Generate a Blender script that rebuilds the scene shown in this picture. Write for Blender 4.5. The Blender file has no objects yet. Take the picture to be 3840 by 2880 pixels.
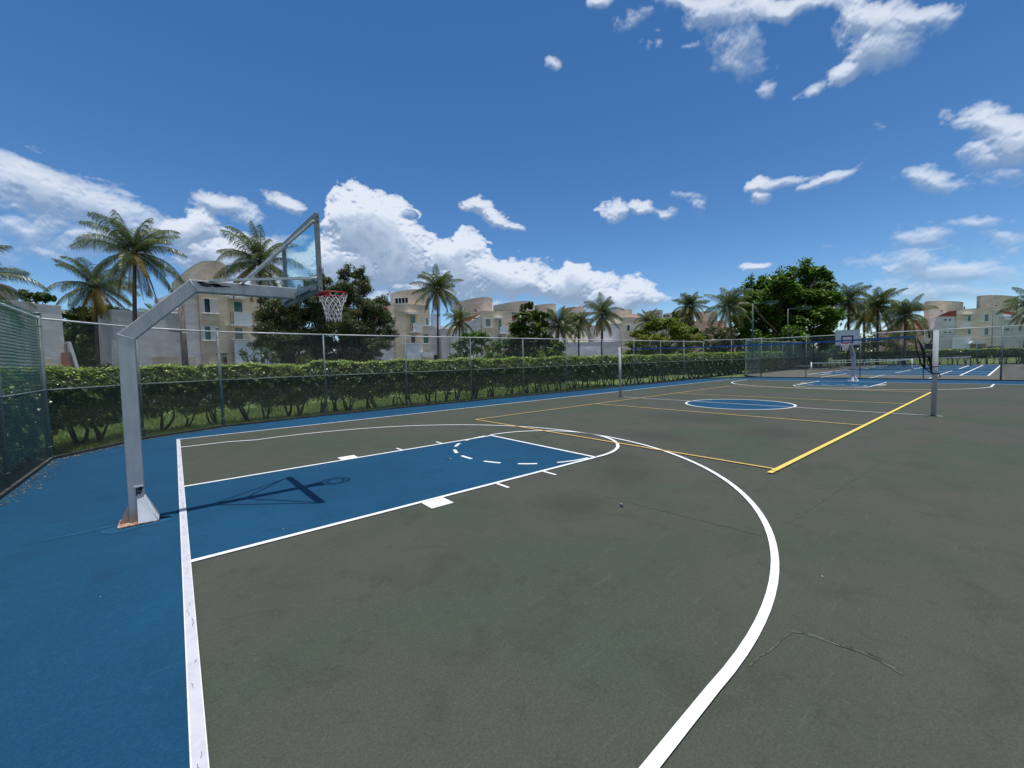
import bpy, math, random
import numpy as np
from mathutils import Vector, Matrix

# ------------------------------------------------------------------ camera
CX, CY, CZ = -0.0298, -7.3705, 2.0557
YAW, PITCH, ROLL, FPX = 0.88771, -0.055823, -0.025854, 1554.39
C = np.array([CX, CY, CZ])
Fv = np.array([math.cos(YAW)*math.cos(PITCH), math.sin(YAW)*math.cos(PITCH), math.sin(PITCH)])
R0 = np.array([math.sin(YAW), -math.cos(YAW), 0.0]); U0 = np.cross(R0, Fv)
Rv = R0*math.cos(ROLL) + U0*math.sin(ROLL); Uv = -R0*math.sin(ROLL) + U0*math.cos(ROLL)
scene = bpy.context.scene
col = scene.collection
cam_d = bpy.data.cameras.new("camera"); cam = bpy.data.objects.new("camera", cam_d); col.objects.link(cam)
cam_d.sensor_fit = 'HORIZONTAL'; cam_d.sensor_width = 36.0; cam_d.lens = FPX/3840*36.0
cam_d.clip_start = 0.05; cam_d.clip_end = 6000
cam.matrix_world = Matrix(((Rv[0], Uv[0], -Fv[0], CX), (Rv[1], Uv[1], -Fv[1], CY), (Rv[2], Uv[2], -Fv[2], CZ), (0, 0, 0, 1)))
scene.camera = cam

# survey helpers: bearings measured from the camera station give the real positions of far things
def ray(u, v): return Fv + Rv*(u-1920)/FPX - Uv*(v-1440)/FPX
def at(u, v, depth): return C + ray(u, v)*depth
def unit(a): a = np.asarray(a, float); return a/np.linalg.norm(a)

# ------------------------------------------------------------------ render look
scene.view_settings.view_transform = 'Standard'; scene.view_settings.look = 'None'
scene.view_settings.exposure = 0.0; scene.view_settings.gamma = 1.0
scene.cycles.max_bounces = 6; scene.cycles.transparent_max_bounces = 24
scene.cycles.diffuse_bounces = 3; scene.cycles.glossy_bounces = 3; scene.cycles.transmission_bounces = 4
scene.cycles.use_denoising = True; scene.cycles.sample_clamp_indirect = 4.0
scene.cycles.caustics_reflective = False; scene.cycles.caustics_refractive = False

# ------------------------------------------------------------------ node helpers
class NT:
    def __init__(s, tree): s.t = tree; s.n = tree.nodes; s.l = tree.links
    def new(s, typ, **kw):
        n = s.n.new(typ)
        for k, v in kw.items(): setattr(n, k, v)
        return n
    def put(s, sock, v):
        if isinstance(v, bpy.types.NodeSocket): s.l.new(v, sock)
        elif v is not None: sock.default_value = v
    def math(s, op, a, b=None, c=None, clamp=False):
        n = s.new('ShaderNodeMath', operation=op, use_clamp=clamp)
        s.put(n.inputs[0], a); s.put(n.inputs[1], b); s.put(n.inputs[2], c); return n.outputs[0]
    def vm(s, op, a, b=None):
        n = s.new('ShaderNodeVectorMath', operation=op)
        s.put(n.inputs[0], a); s.put(n.inputs[1], b)
        return n.outputs['Value'] if op in ('DOT_PRODUCT', 'LENGTH') else n.outputs[0]
    def xyz(s, x=0.0, y=0.0, z=0.0):
        n = s.new('ShaderNodeCombineXYZ'); s.put(n.inputs[0], x); s.put(n.inputs[1], y); s.put(n.inputs[2], z); return n.outputs[0]
    def noise(s, vec, scale, detail=4, rough=0.55, dist=0.0, color=False):
        n = s.new('ShaderNodeTexNoise'); s.put(n.inputs['Vector'], vec); s.put(n.inputs['Scale'], scale)
        n.inputs['Detail'].default_value = detail; n.inputs['Roughness'].default_value = rough; n.inputs['Distortion'].default_value = dist
        return n.outputs['Color'] if color else n.outputs['Fac']
    def mr(s, v, a, b, c=0.0, d=1.0, smooth=True):
        n = s.new('ShaderNodeMapRange'); n.interpolation_type = 'SMOOTHSTEP' if smooth else 'LINEAR'
        s.put(n.inputs['Value'], v); s.put(n.inputs['From Min'], a); s.put(n.inputs['From Max'], b); s.put(n.inputs['To Min'], c); s.put(n.inputs['To Max'], d)
        return n.outputs['Result']
    def mix(s, f, a, b, blend='MIX'):
        n = s.new('ShaderNodeMix', data_type='RGBA', blend_type=blend); n.clamp_factor = True
        s.put(n.inputs[0], f); s.put(n.inputs[6], rgba(a)); s.put(n.inputs[7], rgba(b)); return n.outputs[2]
    def scale(s, vec, sx, sy, sz):
        n = s.new('ShaderNodeVectorMath', operation='MULTIPLY'); s.put(n.inputs[0], vec); n.inputs[1].default_value = (sx, sy, sz); return n.outputs[0]
def rgba(c):
    if isinstance(c, (tuple, list)) and len(c) == 3: return (*c, 1.0)
    return c
def new_mat(name):
    m = bpy.data.materials.new(name); m.use_nodes = True
    nt = NT(m.node_tree); bs = nt.n['Principled BSDF']; out = nt.n['Material Output']
    return m, nt, bs, out
def obj_coord(nt): return nt.new('ShaderNodeTexCoord').outputs['Object']
def pos(nt): return nt.new('ShaderNodeNewGeometry').outputs['Position']
def bump(nt, bs, h, strength=0.3, dist=0.01):
    b = nt.new('ShaderNodeBump'); b.inputs['Strength'].default_value = strength; b.inputs['Distance'].default_value = dist
    nt.put(b.inputs['Height'], h); nt.l.new(b.outputs[0], bs.inputs['Normal'])

# ------------------------------------------------------------------ sky and sun
SUN = unit([0.07, -0.16, 3.4])
sun_el = math.asin(SUN[2]); sun_az = math.atan2(SUN[0], SUN[1])
world = bpy.data.worlds.new("World"); scene.world = world; world.use_nodes = True
w = NT(world.node_tree); w.n.clear()
wout = w.new('ShaderNodeOutputWorld'); bg = w.new('ShaderNodeBackground'); w.l.new(bg.outputs[0], wout.inputs[0])
sky = w.new('ShaderNodeTexSky'); sky.sky_type = 'NISHITA'; sky.sun_disc = False
sky.sun_elevation = sun_el; sky.sun_rotation = sun_az; sky.air_density = 0.8; sky.dust_density = 0.0; sky.ozone_density = 3.0; sky.altitude = 0
SKY_STRENGTH = 0.127
D = w.vm('NORMALIZE', w.new('ShaderNodeTexCoord').outputs['Generated'])
# (u, v, ru, rv, tilt in degrees, strength, crispness) bearings and sizes of the clouds; crispness 1 = heaped, 0 = thin veil
CLOUDS = [(720,860,130,110,0,1.0,.8),(850,960,170,120,0,.9,.7),(960,1040,220,110,0,.8,.6),(1370,880,215,165,0,1.35,1),(1320,830,140,95,0,1.2,1),(1480,960,170,140,0,1.25,1),
 (1290,1010,210,130,0,1.1,.8),(1690,985,140,95,0,1.2,1),(1860,1035,250,95,0,1.15,.9),(2120,1065,240,75,0,1.1,.9),(2340,1110,200,62,0,.95,.8),(1560,1110,330,75,0,.8,.4),(1700,1060,200,80,0,1.0,.6),
 (2200,1170,300,45,0,.45,.2),(1900,1170,200,50,0,.6,.4),(1260,1120,230,60,0,.6,.3),(830,770,150,58,-12,.8,.5),(930,830,100,50,-25,.6,.4),(1075,765,85,36,-38,.75,.6),(1020,960,130,80,0,.6,.4),(1090,900,80,50,0,.5,.3),
 (1795,780,70,45,0,.85,.7),(1860,820,90,34,-15,.9,.7),(1930,845,65,26,0,.8,.6),(2310,800,70,42,20,.9,.6),(2390,775,85,34,0,.9,.6),(2490,800,60,28,0,.7,.4),(2850,700,85,42,8,.95,.6),(2950,700,105,26,10,.7,.4),
 (2850,745,48,36,0,.7,.5),(2835,1002,66,22,6,.95,.5),(3110,685,95,22,25,.7,.4),(3230,610,60,16,35,.4,.2),(2072,245,42,28,-30,.7,.4),(3320,1012,130,26,10,.55,.3),
 (100,720,330,150,-10,1.0,.45),(380,790,360,120,-16,.95,.35),(80,870,300,130,0,.95,.3),(330,900,330,85,0,.8,.25),(150,960,260,60,0,.6,.2),(560,850,200,85,-20,.6,.3),(20,780,160,90,0,.7,.4),(560,950,180,55,0,.5,.2),
 (2680,30,180,120,0,1.0,.45),(2750,130,130,150,0,.85,.25),(2560,10,110,50,0,.8,.5),(2960,10,320,55,0,.95,.5),(2780,240,110,60,0,.55,.1),(2250,12,75,42,0,.85,.5),(2390,90,90,35,25,.4,.15),(2455,165,34,52,0,.55,.3),(2560,185,75,22,10,.5,.3),
 (3300,50,210,120,0,1.0,.5),(3470,50,180,55,-10,.85,.4),(3330,150,165,100,20,.9,.4),(3200,250,160,50,32,.85,.5),(3050,325,100,34,35,.65,.4),(2885,335,48,40,30,.55,.3),(3560,100,90,45,0,.4,.1),
 (3700,450,150,80,0,.95,.5),(3790,520,150,115,0,1.0,.45),(3680,570,120,60,0,.8,.3),(3770,640,90,40,0,.5,.2),(3480,690,130,60,0,.8,.35),(3560,690,110,38,0,.6,.3),(3720,680,70,40,0,.3,.1),
 (3650,820,240,52,5,.85,.2),(3480,870,190,46,5,.8,.15),(3780,860,170,55,0,.6,.2),(3620,1000,460,85,0,.95,.05),(3420,1090,470,65,0,.95,.05),(3750,930,210,60,0,.5,.1),(2590,740,75,24,-10,.5,.2),(2625,785,42,38,0,.5,.25),
 (3320,470,60,22,0,.25,.1),(3040,935,80,22,0,.25,.1),(1545,810,30,16,0,.3,.1),(3200,180,60,30,0,.3,.1)]
# the cloud layer is computed once on an azimuth / elevation grid (fractal noise inside the listed bearings)
AZ0, AZ1, EL0, EL1 = YAW-1.25, YAW+1.25, -0.03, 1.02
NX, NY = 2900, 1216
def fbm(X, Y, seed, octv=8, gain=.55):
    r = np.random.RandomState(seed); out = np.zeros(X.shape, np.float32); amp = 1.0; tot = 0.0
    for o in range(octv):
        g = r.rand(256, 256).astype(np.float32)
        x = X*(2.03**o)+r.rand()*50; y = Y*(2.03**o)+r.rand()*50
        xi = np.floor(x).astype(np.int32); yi = np.floor(y).astype(np.int32); fx = x-xi; fy = y-yi
        fx = fx*fx*fx*(fx*(fx*6-15)+10); fy = fy*fy*fy*(fy*(fy*6-15)+10)
        a, b_, c_, d_ = g[yi & 255, xi & 255], g[yi & 255, (xi+1) & 255], g[(yi+1) & 255, xi & 255], g[(yi+1) & 255, (xi+1) & 255]
        out += amp*((a*(1-fx)+b_*fx)*(1-fy)+(c_*(1-fx)+d_*fx)*fy); tot += amp; amp *= gain
    return out/tot
def sstep(x, a, b_): t = np.clip((x-a)/(b_-a), 0, 1); return t*t*(3-2*t)
az = np.linspace(AZ0, AZ1, NX); el = np.linspace(EL0, EL1, NY)
AZ, EL = np.meshgrid(az.astype(np.float32), el.astype(np.float32))
dx, dy, dz = np.cos(EL)*np.cos(AZ), np.cos(EL)*np.sin(AZ), np.sin(EL)
zf = np.maximum(dx*Fv[0]+dy*Fv[1]+dz*Fv[2], .15)
PU = 1920+FPX*(dx*Rv[0]+dy*Rv[1]+dz*Rv[2])/zf; PV = 1440-FPX*(dx*Uv[0]+dy*Uv[1]+dz*Uv[2])/zf
del dx, dy, dz, zf
AXc = -AZ*np.cos(EL.mean())
n_lo = fbm(AXc*11, EL*11, 1, 5)-.5; n_lo2 = fbm(AXc*11, EL*11, 2, 5)-.5; n_hi = fbm(AXc*34, EL*34, 5, 7, .58)-.5; n_st = fbm(AXc*16+n_lo*2, EL*30, 7, 7, .6)-.5
puff = .5-np.abs(fbm(AXc*26+n_lo*1.5, EL*26+n_lo2*1.5, 12, 5, .55)-.5)*2.6
dens = np.full(PU.shape, -1.0, np.float32); crisp = np.zeros(PU.shape, np.float32); relh = np.zeros(PU.shape, np.float32); wsum = np.zeros(PU.shape, np.float32)
for (u, v, ru, rv, tilt, st, cr) in CLOUDS:
    c0 = unit(ray(u, v)); ca = math.atan2(c0[1], c0[0]); ce = math.asin(c0[2]); rr = (max(ru, rv)*1.5+140)/FPX*1.15
    i0, i1 = np.searchsorted(az, [ca-rr/math.cos(ce), ca+rr/math.cos(ce)]); j0, j1 = np.searchsorted(el, [ce-rr, ce+rr]); sl_ = (slice(j0, j1), slice(i0, i1))
    if i1 <= i0 or j1 <= j0: continue
    a = math.radians(tilt); ka = min(170, ru*.9+20); kb = min(60, rv*.7+8); Ub = PU[sl_]+n_lo[sl_]*ka+n_hi[sl_]*kb-u; Vb = PV[sl_]+n_lo2[sl_]*ka*.7+n_st[sl_]*kb-v; X = Ub*math.cos(a)-Vb*math.sin(a); Y = Ub*math.sin(a)+Vb*math.cos(a); q = np.sqrt((X/ru)**2+(Y/rv)**2)
    m = st*(1-q); wgt = np.exp(np.clip(m, -1, 1)*7)*(q < 1.25); dens[sl_] = np.maximum(dens[sl_], m)
    crisp[sl_] += wgt*cr; relh[sl_] += wgt*np.clip(-Y/rv, -1, 1); wsum[sl_] += wgt
crisp /= np.maximum(wsum, 1e-6); relh /= np.maximum(wsum, 1e-6)
Dn = dens*(1.20+.40*crisp)+n_hi*1.15+n_st*(1.5-1.1*crisp)+n_lo*.5+puff*.20*crisp-.02-.16*(1-crisp)
Dn = np.where(dens > -.6, Dn, -1); Dn = np.minimum(Dn, dens*3+.55)
K_ = 1.45+6.5*crisp**2.0*(.55+.45*np.clip(relh+.6, 0, 1)); tau = np.clip(Dn, 0, None)*K_
aO = (1-np.exp(-tau**1.25))*(.80+.18*crisp)
def shift(a, n): return np.vstack([a[n:], np.repeat(a[-1:], n, 0)])
T_ = np.clip(Dn, -.1, 1.0); gr = (T_-shift(T_, 6))*1.6+(T_-shift(T_, 22))*.55+(T_-shift(T_, 50))*.25
lit = .33+.36*relh+gr*(.35+.75*crisp)+puff*.30*crisp-.18*np.clip(T_-.35, 0, 1)*(1-relh*.5)+.10*(1-crisp)
lit = np.clip(lit, 0, 1); lit = lit*lit*(3-2*lit)*.6+lit*.4
L3 = lit[..., None]; lo, mi, hi = np.array([.27, .37, .53]), np.array([.50, .60, .76]), np.array([.78, .84, .94])
cO = np.where(L3 < .5, lo+(mi-lo)*L3*2, mi+(hi-mi)*(L3-.5)*2)
haze_band = np.exp(-np.clip(EL, 0, 9)/.06)[..., None]*.30
cO = cO*(1-haze_band)+np.array([.42, .56, .76])*haze_band
px = np.empty((NY, NX, 4), np.float32); px[..., :3] = np.clip(cO, 0, 1); px[..., 3] = aO
img = bpy.data.images.new("cloud_layer", NX, NY, alpha=True, float_buffer=True); img.colorspace_settings.name = 'Non-Color'; img.alpha_mode = 'CHANNEL_PACKED'
img.pixels.foreach_set(px.ravel()); img.update(); img.pack()
sx = w.new('ShaderNodeSeparateXYZ'); w.l.new(D, sx.inputs[0])
azn = w.math('ARCTAN2', sx.outputs[1], sx.outputs[0]); eln = w.math('ARCSINE', sx.outputs[2])
uvn = w.xyz(w.mr(azn, AZ0, AZ1, 0, 1, False), w.mr(eln, EL0, EL1, 0, 1, False))
for n_ in w.n:
    if n_.type == 'MAP_RANGE': n_.clamp = False
ti = w.new('ShaderNodeTexImage'); ti.image = img; ti.extension = 'CLIP'; ti.interpolation = 'Cubic'; w.l.new(uvn, ti.inputs[0])
skyc = w.new('ShaderNodeHueSaturation'); skyc.inputs['Saturation'].default_value = 1.23; skyc.inputs['Value'].default_value = SKY_STRENGTH
w.l.new(sky.outputs[0], skyc.inputs['Color'])
# unseen white cloud cover outside the view, added to whiten and lift fill light
away = w.math('MAXIMUM', w.mr(eln, EL1-.02, EL1+.12), w.mr(w.math('ABSOLUTE', w.math('SUBTRACT', azn, YAW)), 1.25, 1.40))
cover = w.math('MULTIPLY', away, w.mr(w.noise(D, 3.5, 3, .6), .44, .62, .10, .95))
skyo = w.mix(cover, skyc.outputs[0], (.86, .89, .92))
colr = w.mix(ti.outputs['Alpha'], skyo, ti.outputs['Color'])
w.l.new(colr, bg.inputs['Color']); bg.inputs['Strength'].default_value = 1.0
del px, AZ, EL, cO, L3, T_, gr, PU, PV
sl = bpy.data.lights.new("sun", 'SUN'); sl.energy = 4.2; sl.angle = math.radians(0.53); sl.color = (1.0, 0.97, 0.92)
so = bpy.data.objects.new("sun", sl); col.objects.link(so); so.location = (0, 0, 60)
so.rotation_euler = Vector(SUN).to_track_quat('Z', 'Y').to_euler()
# ------------------------------------------------------------------ mesh helpers
def tag(o, label=None, cat=None, group=None, kind=None):
    if label: o['label'] = label
    if cat: o['category'] = cat
    if group: o['group'] = group
    if kind: o['kind'] = kind
    return o
def empty(name, loc=(0, 0, 0), rz=0.0):
    o = bpy.data.objects.new(name, None); col.objects.link(o); o.location = loc; o.rotation_euler = (0, 0, rz); o.empty_display_size = 0.3; return o
class MB:
    """collects faces, builds ONE mesh object"""
    def __init__(s): s.v = []; s.f = []; s.n = 0
    def raw(s, v, f):
        v = np.asarray(v, float).reshape(-1, 3); s.v.append(v)
        s.f += [tuple(i+s.n for i in q) for q in f]; s.n += len(v); return s
    def box(s, x0, x1, y0, y1, z0, z1, rz=0.0, o=(0, 0, 0)):
        p = np.array([(x, y, z) for z in (z0, z1) for y in (y0, y1) for x in (x0, x1)], float)
        if rz: c, q = math.cos(rz), math.sin(rz); p[:, :2] = p[:, :2] @ np.array([[c, q], [-q, c]])
        return s.raw(p+np.array(o), [(0, 2, 3, 1), (4, 5, 7, 6), (0, 1, 5, 4), (2, 6, 7, 3), (0, 4, 6, 2), (1, 3, 7, 5)])
    def prism(s, poly, z0, z1):
        n = len(poly); p = [(x, y, z0) for x, y in poly]+[(x, y, z1) for x, y in poly]
        return s.raw(p, [tuple(range(n))[::-1], tuple(range(n, 2*n))]+[(i, (i+1) % n, (i+1) % n+n, i+n) for i in range(n)])
    def extrude(s, pts, vec):
        """closed 3D polygon pushed along vec"""
        p = np.asarray(pts, float); n = len(p); vec = np.asarray(vec, float)
        return s.raw(np.vstack([p, p+vec]), [tuple(range(n))[::-1], tuple(range(n, 2*n))]+[(i, (i+1) % n, (i+1) % n+n, i+n) for i in range(n)])
    def tube(s, pts, r, sides=8, caps=True, flat=1.0, roll=0.0):
        P = np.asarray(pts, float); n = len(P); rr = np.broadcast_to(np.asarray(r, float), (n,))
        T = np.gradient(P, axis=0) if n > 2 else np.repeat([P[1]-P[0]], 2, 0)
        T /= np.linalg.norm(T, axis=1)[:, None]+1e-12
        ref = np.array([0, 0, 1.0]) if abs(T[0][2]) < .9 else np.array([1.0, 0, 0])
        a = np.arange(sides)*2*math.pi/sides+roll; vs = []
        B = np.cross(T[0], ref); B /= np.linalg.norm(B)
        for i in range(n):
            B = B-T[i]*np.dot(B, T[i]); B /= np.linalg.norm(B)+1e-12; N = np.cross(B, T[i])
            vs.append(P[i]+rr[i]*(np.outer(np.cos(a), B)+flat*np.outer(np.sin(a), N)))
        f = [(i*sides+j, i*sides+(j+1) % sides, (i+1)*sides+(j+1) % sides, (i+1)*sides+j) for i in range(n-1) for j in range(sides)]
        if caps: f += [tuple(range(sides))[::-1], tuple(range((n-1)*sides, n*sides))]
        return s.raw(np.vstack(vs), f)
    def bar(s, a, b, wd, h=None):
        """square bar"""
        h = h or wd; a = np.asarray(a, float); b = np.asarray(b, float); t = unit(b-a)
        up = np.array([0, 0, 1.0]) if abs(t[2]) < .95 else np.array([1.0, 0, 0])
        x = unit(np.cross(t, up)); y = np.cross(x, t)
        p = [e+sx*x*wd/2+sy*y*h/2 for e in (a, b) for sx, sy in ((-1, -1), (1, -1), (1, 1), (-1, 1))]
        return s.raw(p, [(0, 1, 2, 3), (7, 6, 5, 4), (0, 4, 5, 1), (1, 5, 6, 2), (2, 6, 7, 3), (3, 7, 4, 0)])
    def build(s, name, m, parent=None, smooth=False, loc=None):
        me = bpy.data.meshes.new(name); v = np.vstack(s.v) if s.v else np.zeros((0, 3))
        if loc is not None: v = v-np.asarray(loc, float)
        me.from_pydata(v.tolist(), [], s.f); me.update()
        if m is not None: me.materials.append(m)
        if smooth: me.shade_smooth()
        o = bpy.data.objects.new(name, me); col.objects.link(o)
        if loc is not None: o.location = tuple(loc)
        if parent is not None: o.parent = parent
        return o
def quads(name, V, m, parent=None, nper=4):
    """V: (N, nper, 3) loose faces -> one mesh, fast"""
    V = np.ascontiguousarray(V, dtype=np.float32); N = V.shape[0]
    me = bpy.data.meshes.new(name); me.vertices.add(N*nper); me.vertices.foreach_set('co', V.ravel())
    me.loops.add(N*nper); me.loops.foreach_set('vertex_index', np.arange(N*nper, dtype=np.int32))
    me.polygons.add(N); me.polygons.foreach_set('loop_start', np.arange(0, N*nper, nper, dtype=np.int32))
    me.update(calc_edges=True); me.materials.append(m)
    o = bpy.data.objects.new(name, me); col.objects.link(o)
    if parent is not None: o.parent = parent
    return o
def sheet(name, polys, z, m, parent=None):
    b = MB()
    for p in polys: b.raw([(x, y, z) for x, y in p], [tuple(range(len(p)))])
    return b.build(name, m, parent)

# ------------------------------------------------------------------ materials
def simple(name, c, rough=.6, metal=0.0, var=.12, scale=3.0, bmp=0.0, spec=.4, streak=False):
    m, nt, bs, _ = new_mat(name); p = pos(nt)
    if streak: p = nt.scale(p, 1, 1, .25)
    n = nt.noise(p, scale, 6, .65); n2 = nt.noise(p, scale*9, 3, .6)
    f = nt.math('ADD', nt.math('MULTIPLY', n, .7), nt.math('MULTIPLY', n2, .3))
    d = tuple(x*(1-var*2.2) for x in c); b = tuple(min(1, x*(1+var*1.6)) for x in c)
    nt.l.new(nt.mix(nt.mr(f, .3, .7), d, b), bs.inputs['Base Color'])
    bs.inputs['Roughness'].default_value = rough; bs.inputs['Metallic'].default_value = metal; bs.inputs['Specular IOR Level'].default_value = spec
    if bmp: bump(nt, bs, n2, bmp, .01)
    return m
def court_mat(name, c1, c2, c3, streak_c, wear=.5, stains=()):
    m, nt, bs, _ = new_mat(name); p = pos(nt)
    big = nt.noise(p, .35, 5, .6, .4); mid = nt.noise(p, 1.7, 6, .65, .6); fine = nt.noise(p, 60, 3, .7)
    rot = nt.new('ShaderNodeMapping'); nt.l.new(p, rot.inputs['Vector']); rot.inputs['Rotation'].default_value = (0, 0, math.radians(-38)); rot.inputs['Scale'].default_value = (.6, 5, 1)
    st = nt.noise(rot.outputs[0], 2.4, 7, .72, .5)
    rot2 = nt.new('ShaderNodeMapping'); nt.l.new(p, rot2.inputs['Vector']); rot2.inputs['Rotation'].default_value = (0, 0, math.radians(28)); rot2.inputs['Scale'].default_value = (1.2, 9, 1)
    st2 = nt.noise(rot2.outputs[0], 3.0, 8, .75, 1.2); grain = nt.noise(p, 19, 7, .78, .4); blotch_ = nt.noise(p, 5.0, 6, .7, 1.0)
    c = nt.mix(nt.mr(big, .38, .62), c1, c2)
    c = nt.mix(nt.math('MULTIPLY', nt.mr(mid, .50, .72), .50), c, c3)
    c = nt.mix(nt.math('MULTIPLY', nt.mr(st, .56, .80), wear), c, streak_c)
    c = nt.mix(nt.math('MULTIPLY', nt.mr(st2, .56, .76), wear*.45), c, streak_c)
    c = nt.mix(nt.math('MULTIPLY', nt.mr(blotch_, .54, .70), .45), c, c3)
    c = nt.mix(nt.math('MULTIPLY', nt.mr(grain, .50, .72), .28), c, streak_c)
    for (sx_, sy_, sr_, sk_) in stains:
        dv = nt.vm('LENGTH', nt.scale(nt.vm('SUBTRACT', p, (sx_, sy_, 0)), 1/sr_, 1/(sr_*sk_), 0))
        c = nt.mix(nt.math('MULTIPLY', nt.mr(nt.math('ADD', dv, nt.math('MULTIPLY', mid, 1.6)), .9, 1.7, .42, 0), 1.0), c, tuple(x*.80 for x in c3))
    g = nt.math('MULTIPLY_ADD', fine, 1.05, .475)
    c = nt.mix(1.0, c, nt.xyz(g, g, g), 'MULTIPLY')
    # scattered pale grit
    vo = nt.new('ShaderNodeTexVoronoi'); nt.l.new(p, vo.inputs['Vector']); vo.inputs['Scale'].default_value = 3.1
    dot = nt.mr(vo.outputs['Distance'], .018, .026, 1, 0)
    sel = nt.mr(nt.new('ShaderNodeSeparateColor').outputs[0], 0, 1)
    sc = nt.new('ShaderNodeSeparateColor'); nt.l.new(vo.outputs['Color'], sc.inputs[0])
    c = nt.mix(nt.math('MULTIPLY', dot, nt.mr(sc.outputs[0], .80, .82)), c, (.5, .5, .47))
    nt.l.new(c, bs.inputs['Base Color']); bs.inputs['Roughness'].default_value = .85; bs.inputs['Specular IOR Level'].default_value = .22
    bump(nt, bs, nt.math('ADD', fine, nt.math('MULTIPLY', nt.noise(p, 220, 2, .6), .6)), .35, .004)
    return m
M = {}
M['court'] = court_mat('green_acrylic', (.047, .061, .042), (.060, .062, .050), (.037, .039, .032), (.090, .106, .082), .5, [(7.0, -1.9, .9, 1.6), (6.1, -3.0, 1.1, .8), (9.6, -1.3, 1.2, 1.5), (13.5, -.5, 2.0, 1.2), (4.2, -3.4, .8, 1.0), (12.0, -3.3, 1.6, .8)])
M['court_far'] = court_mat('grey_acrylic', (.095, .098, .080), (.105, .105, .088), (.075, .075, .06), (.12, .125, .105), .3)
M['blue'] = court_mat('blue_acrylic', (.003, .047, .105), (.004, .056, .122), (.003, .036, .080), (.016, .092, .160), .35)
def line_mat(name, c, dirt, amt):
    m, nt, bs, _ = new_mat(name); p = pos(nt)
    n = nt.noise(p, 4, 7, .7, .3); f = nt.noise(p, 90, 3, .7)
    c2 = nt.mix(nt.math('MULTIPLY', nt.mr(n, .42, .75), amt), c, dirt)
    c2 = nt.mix(nt.mr(f, .66, .74, 0, .5), c2, dirt)
    nt.l.new(c2, bs.inputs['Base Color']); bs.inputs['Roughness'].default_value = .7; bump(nt, bs, f, .3, .003); return m
M['white_line'] = line_mat('white_line_paint', (.70, .71, .72), (.42, .43, .44), .45)
M['old_line'] = line_mat('worn_white_line_paint', (.50, .50, .545), (.36, .36, .40), .8)
M['yellow_line'] = line_mat('yellow_line_paint', (.62, .40, .09), (.38, .26, .09), .45)
M['yellow_bold'] = line_mat('bold_yellow_line_paint', (.70, .50, .10), (.5, .36, .10), .3)
M['crack'] = simple('crack', (.13, .11, .16), .9, var=.3, scale=30)
M['seam'] = simple('seam', (.066, .078, .053), .9, var=.35, scale=14)
M['joint'] = simple('court_joint', (.072, .080, .062), .9, var=.2, scale=8)
M['seam_dark'] = simple('dark_seam_edge', (.03, .035, .028), .9)
M['kerb'] = simple('shade_dark_kerb', (.06, .062, .055), .9, var=.3, scale=5, bmp=.4)  # kerb colour darkened to carry the shade below the fence

# ------------------------------------------------------------------ ground, court and paint
def grass_mat():
    m, nt, bs, _ = new_mat('lawn'); p = pos(nt)
    a = nt.noise(p, .5, 5, .6); b = nt.noise(p, 14, 5, .7)
    c = nt.mix(nt.mr(a, .35, .65), (.055, .10, .016), (.10, .145, .022)); c = nt.mix(nt.mr(b, .45, .7, 0, .7), c, (.035, .065, .012))
    nt.l.new(c, bs.inputs['Base Color']); bs.inputs['Roughness'].default_value = .9; bump(nt, bs, b, .8, .04); return m
M['lawn'] = grass_mat()
g = sheet('ground', [[(-2500, -2500), (2500, -2500), (2500, 2500), (-2500, 2500)]], -0.06, M['lawn']); tag(g, kind='structure')
FENCE = [(-2.38, -14), (-2.40, 7.04), (-.83, 9.10), (1.21, 10.19), (4.76, 10.62)] + [(8.35+3.6*i, 10.70) for i in range(8)] + [(36.75, 10.6), (39.0, 9.15), (40.55, 7.25)]
FAR = [(40.55, 7.25), (40.5, 3.85), (40.45, .35), (40.4, -3.1), (40.4, -6.6)]
FAR2 = [(40.4, -6.6), (40.4, -10), (40.4, -13.5), (40.4, -17), (40.4, -20.5)]
SIDE2 = [(40.55, 7.25), (43.0, 9.4), (46.0, 10.7)]+[(46+3.6*i, 10.75) for i in range(1, 10)]+[(82.0, 10.75)]
BACK2 = [(82.0, 10.75)]+[(82.0, 10.75-3.6*i) for i in range(1, 17)]
court = sheet('court_surface', [FENCE+[(40.55, -24), (-2.38, -24)]], 0.0, M['court']); tag(court, kind='structure')
tp = sheet('tennis_apron', [[(40.5, 7.25), (43.0, 9.4), (46, 10.7), (82, 10.7), (82, -46), (40.5, -46)]], -0.004, M['court_far']); tag(tp, kind='structure')
# blue paint behind the near baseline, along the left sideline, beyond the far baseline
BL0, BLF, SL = -0.078, 36.32, 8.17
near_b = [(-2.38, -24), (-2.40, 7.04), (-.83, 9.10), (BL0, 9.50), (BL0, -24)]
side_b = [(BL0, 9.50), (1.21, 10.19), (4.76, 10.62), (8.35, 10.7), (36.4, 10.6), (BLF+.04, SL), (BL0, SL)]
far_b = [(36.4, 10.6), (36.75, 10.6), (39.0, 9.15), (40.55, 7.25), (40.4, -22), (BLF+.04, -22), (BLF+.04, SL)]
bb = sheet('blue_border', [near_b, side_b, far_b], 0.004, M['blue']); tag(bb, kind='structure')
FT, FFT, KW = 6.66, 31.33, 1.83
CCX, CCR = 18.2, 2.0
def circ_pts(cx, cy, r, a0, a1, n): return [(cx+r*math.cos(a), cy+r*math.sin(a)) for a in np.linspace(math.radians(a0), math.radians(a1), n)]
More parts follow.
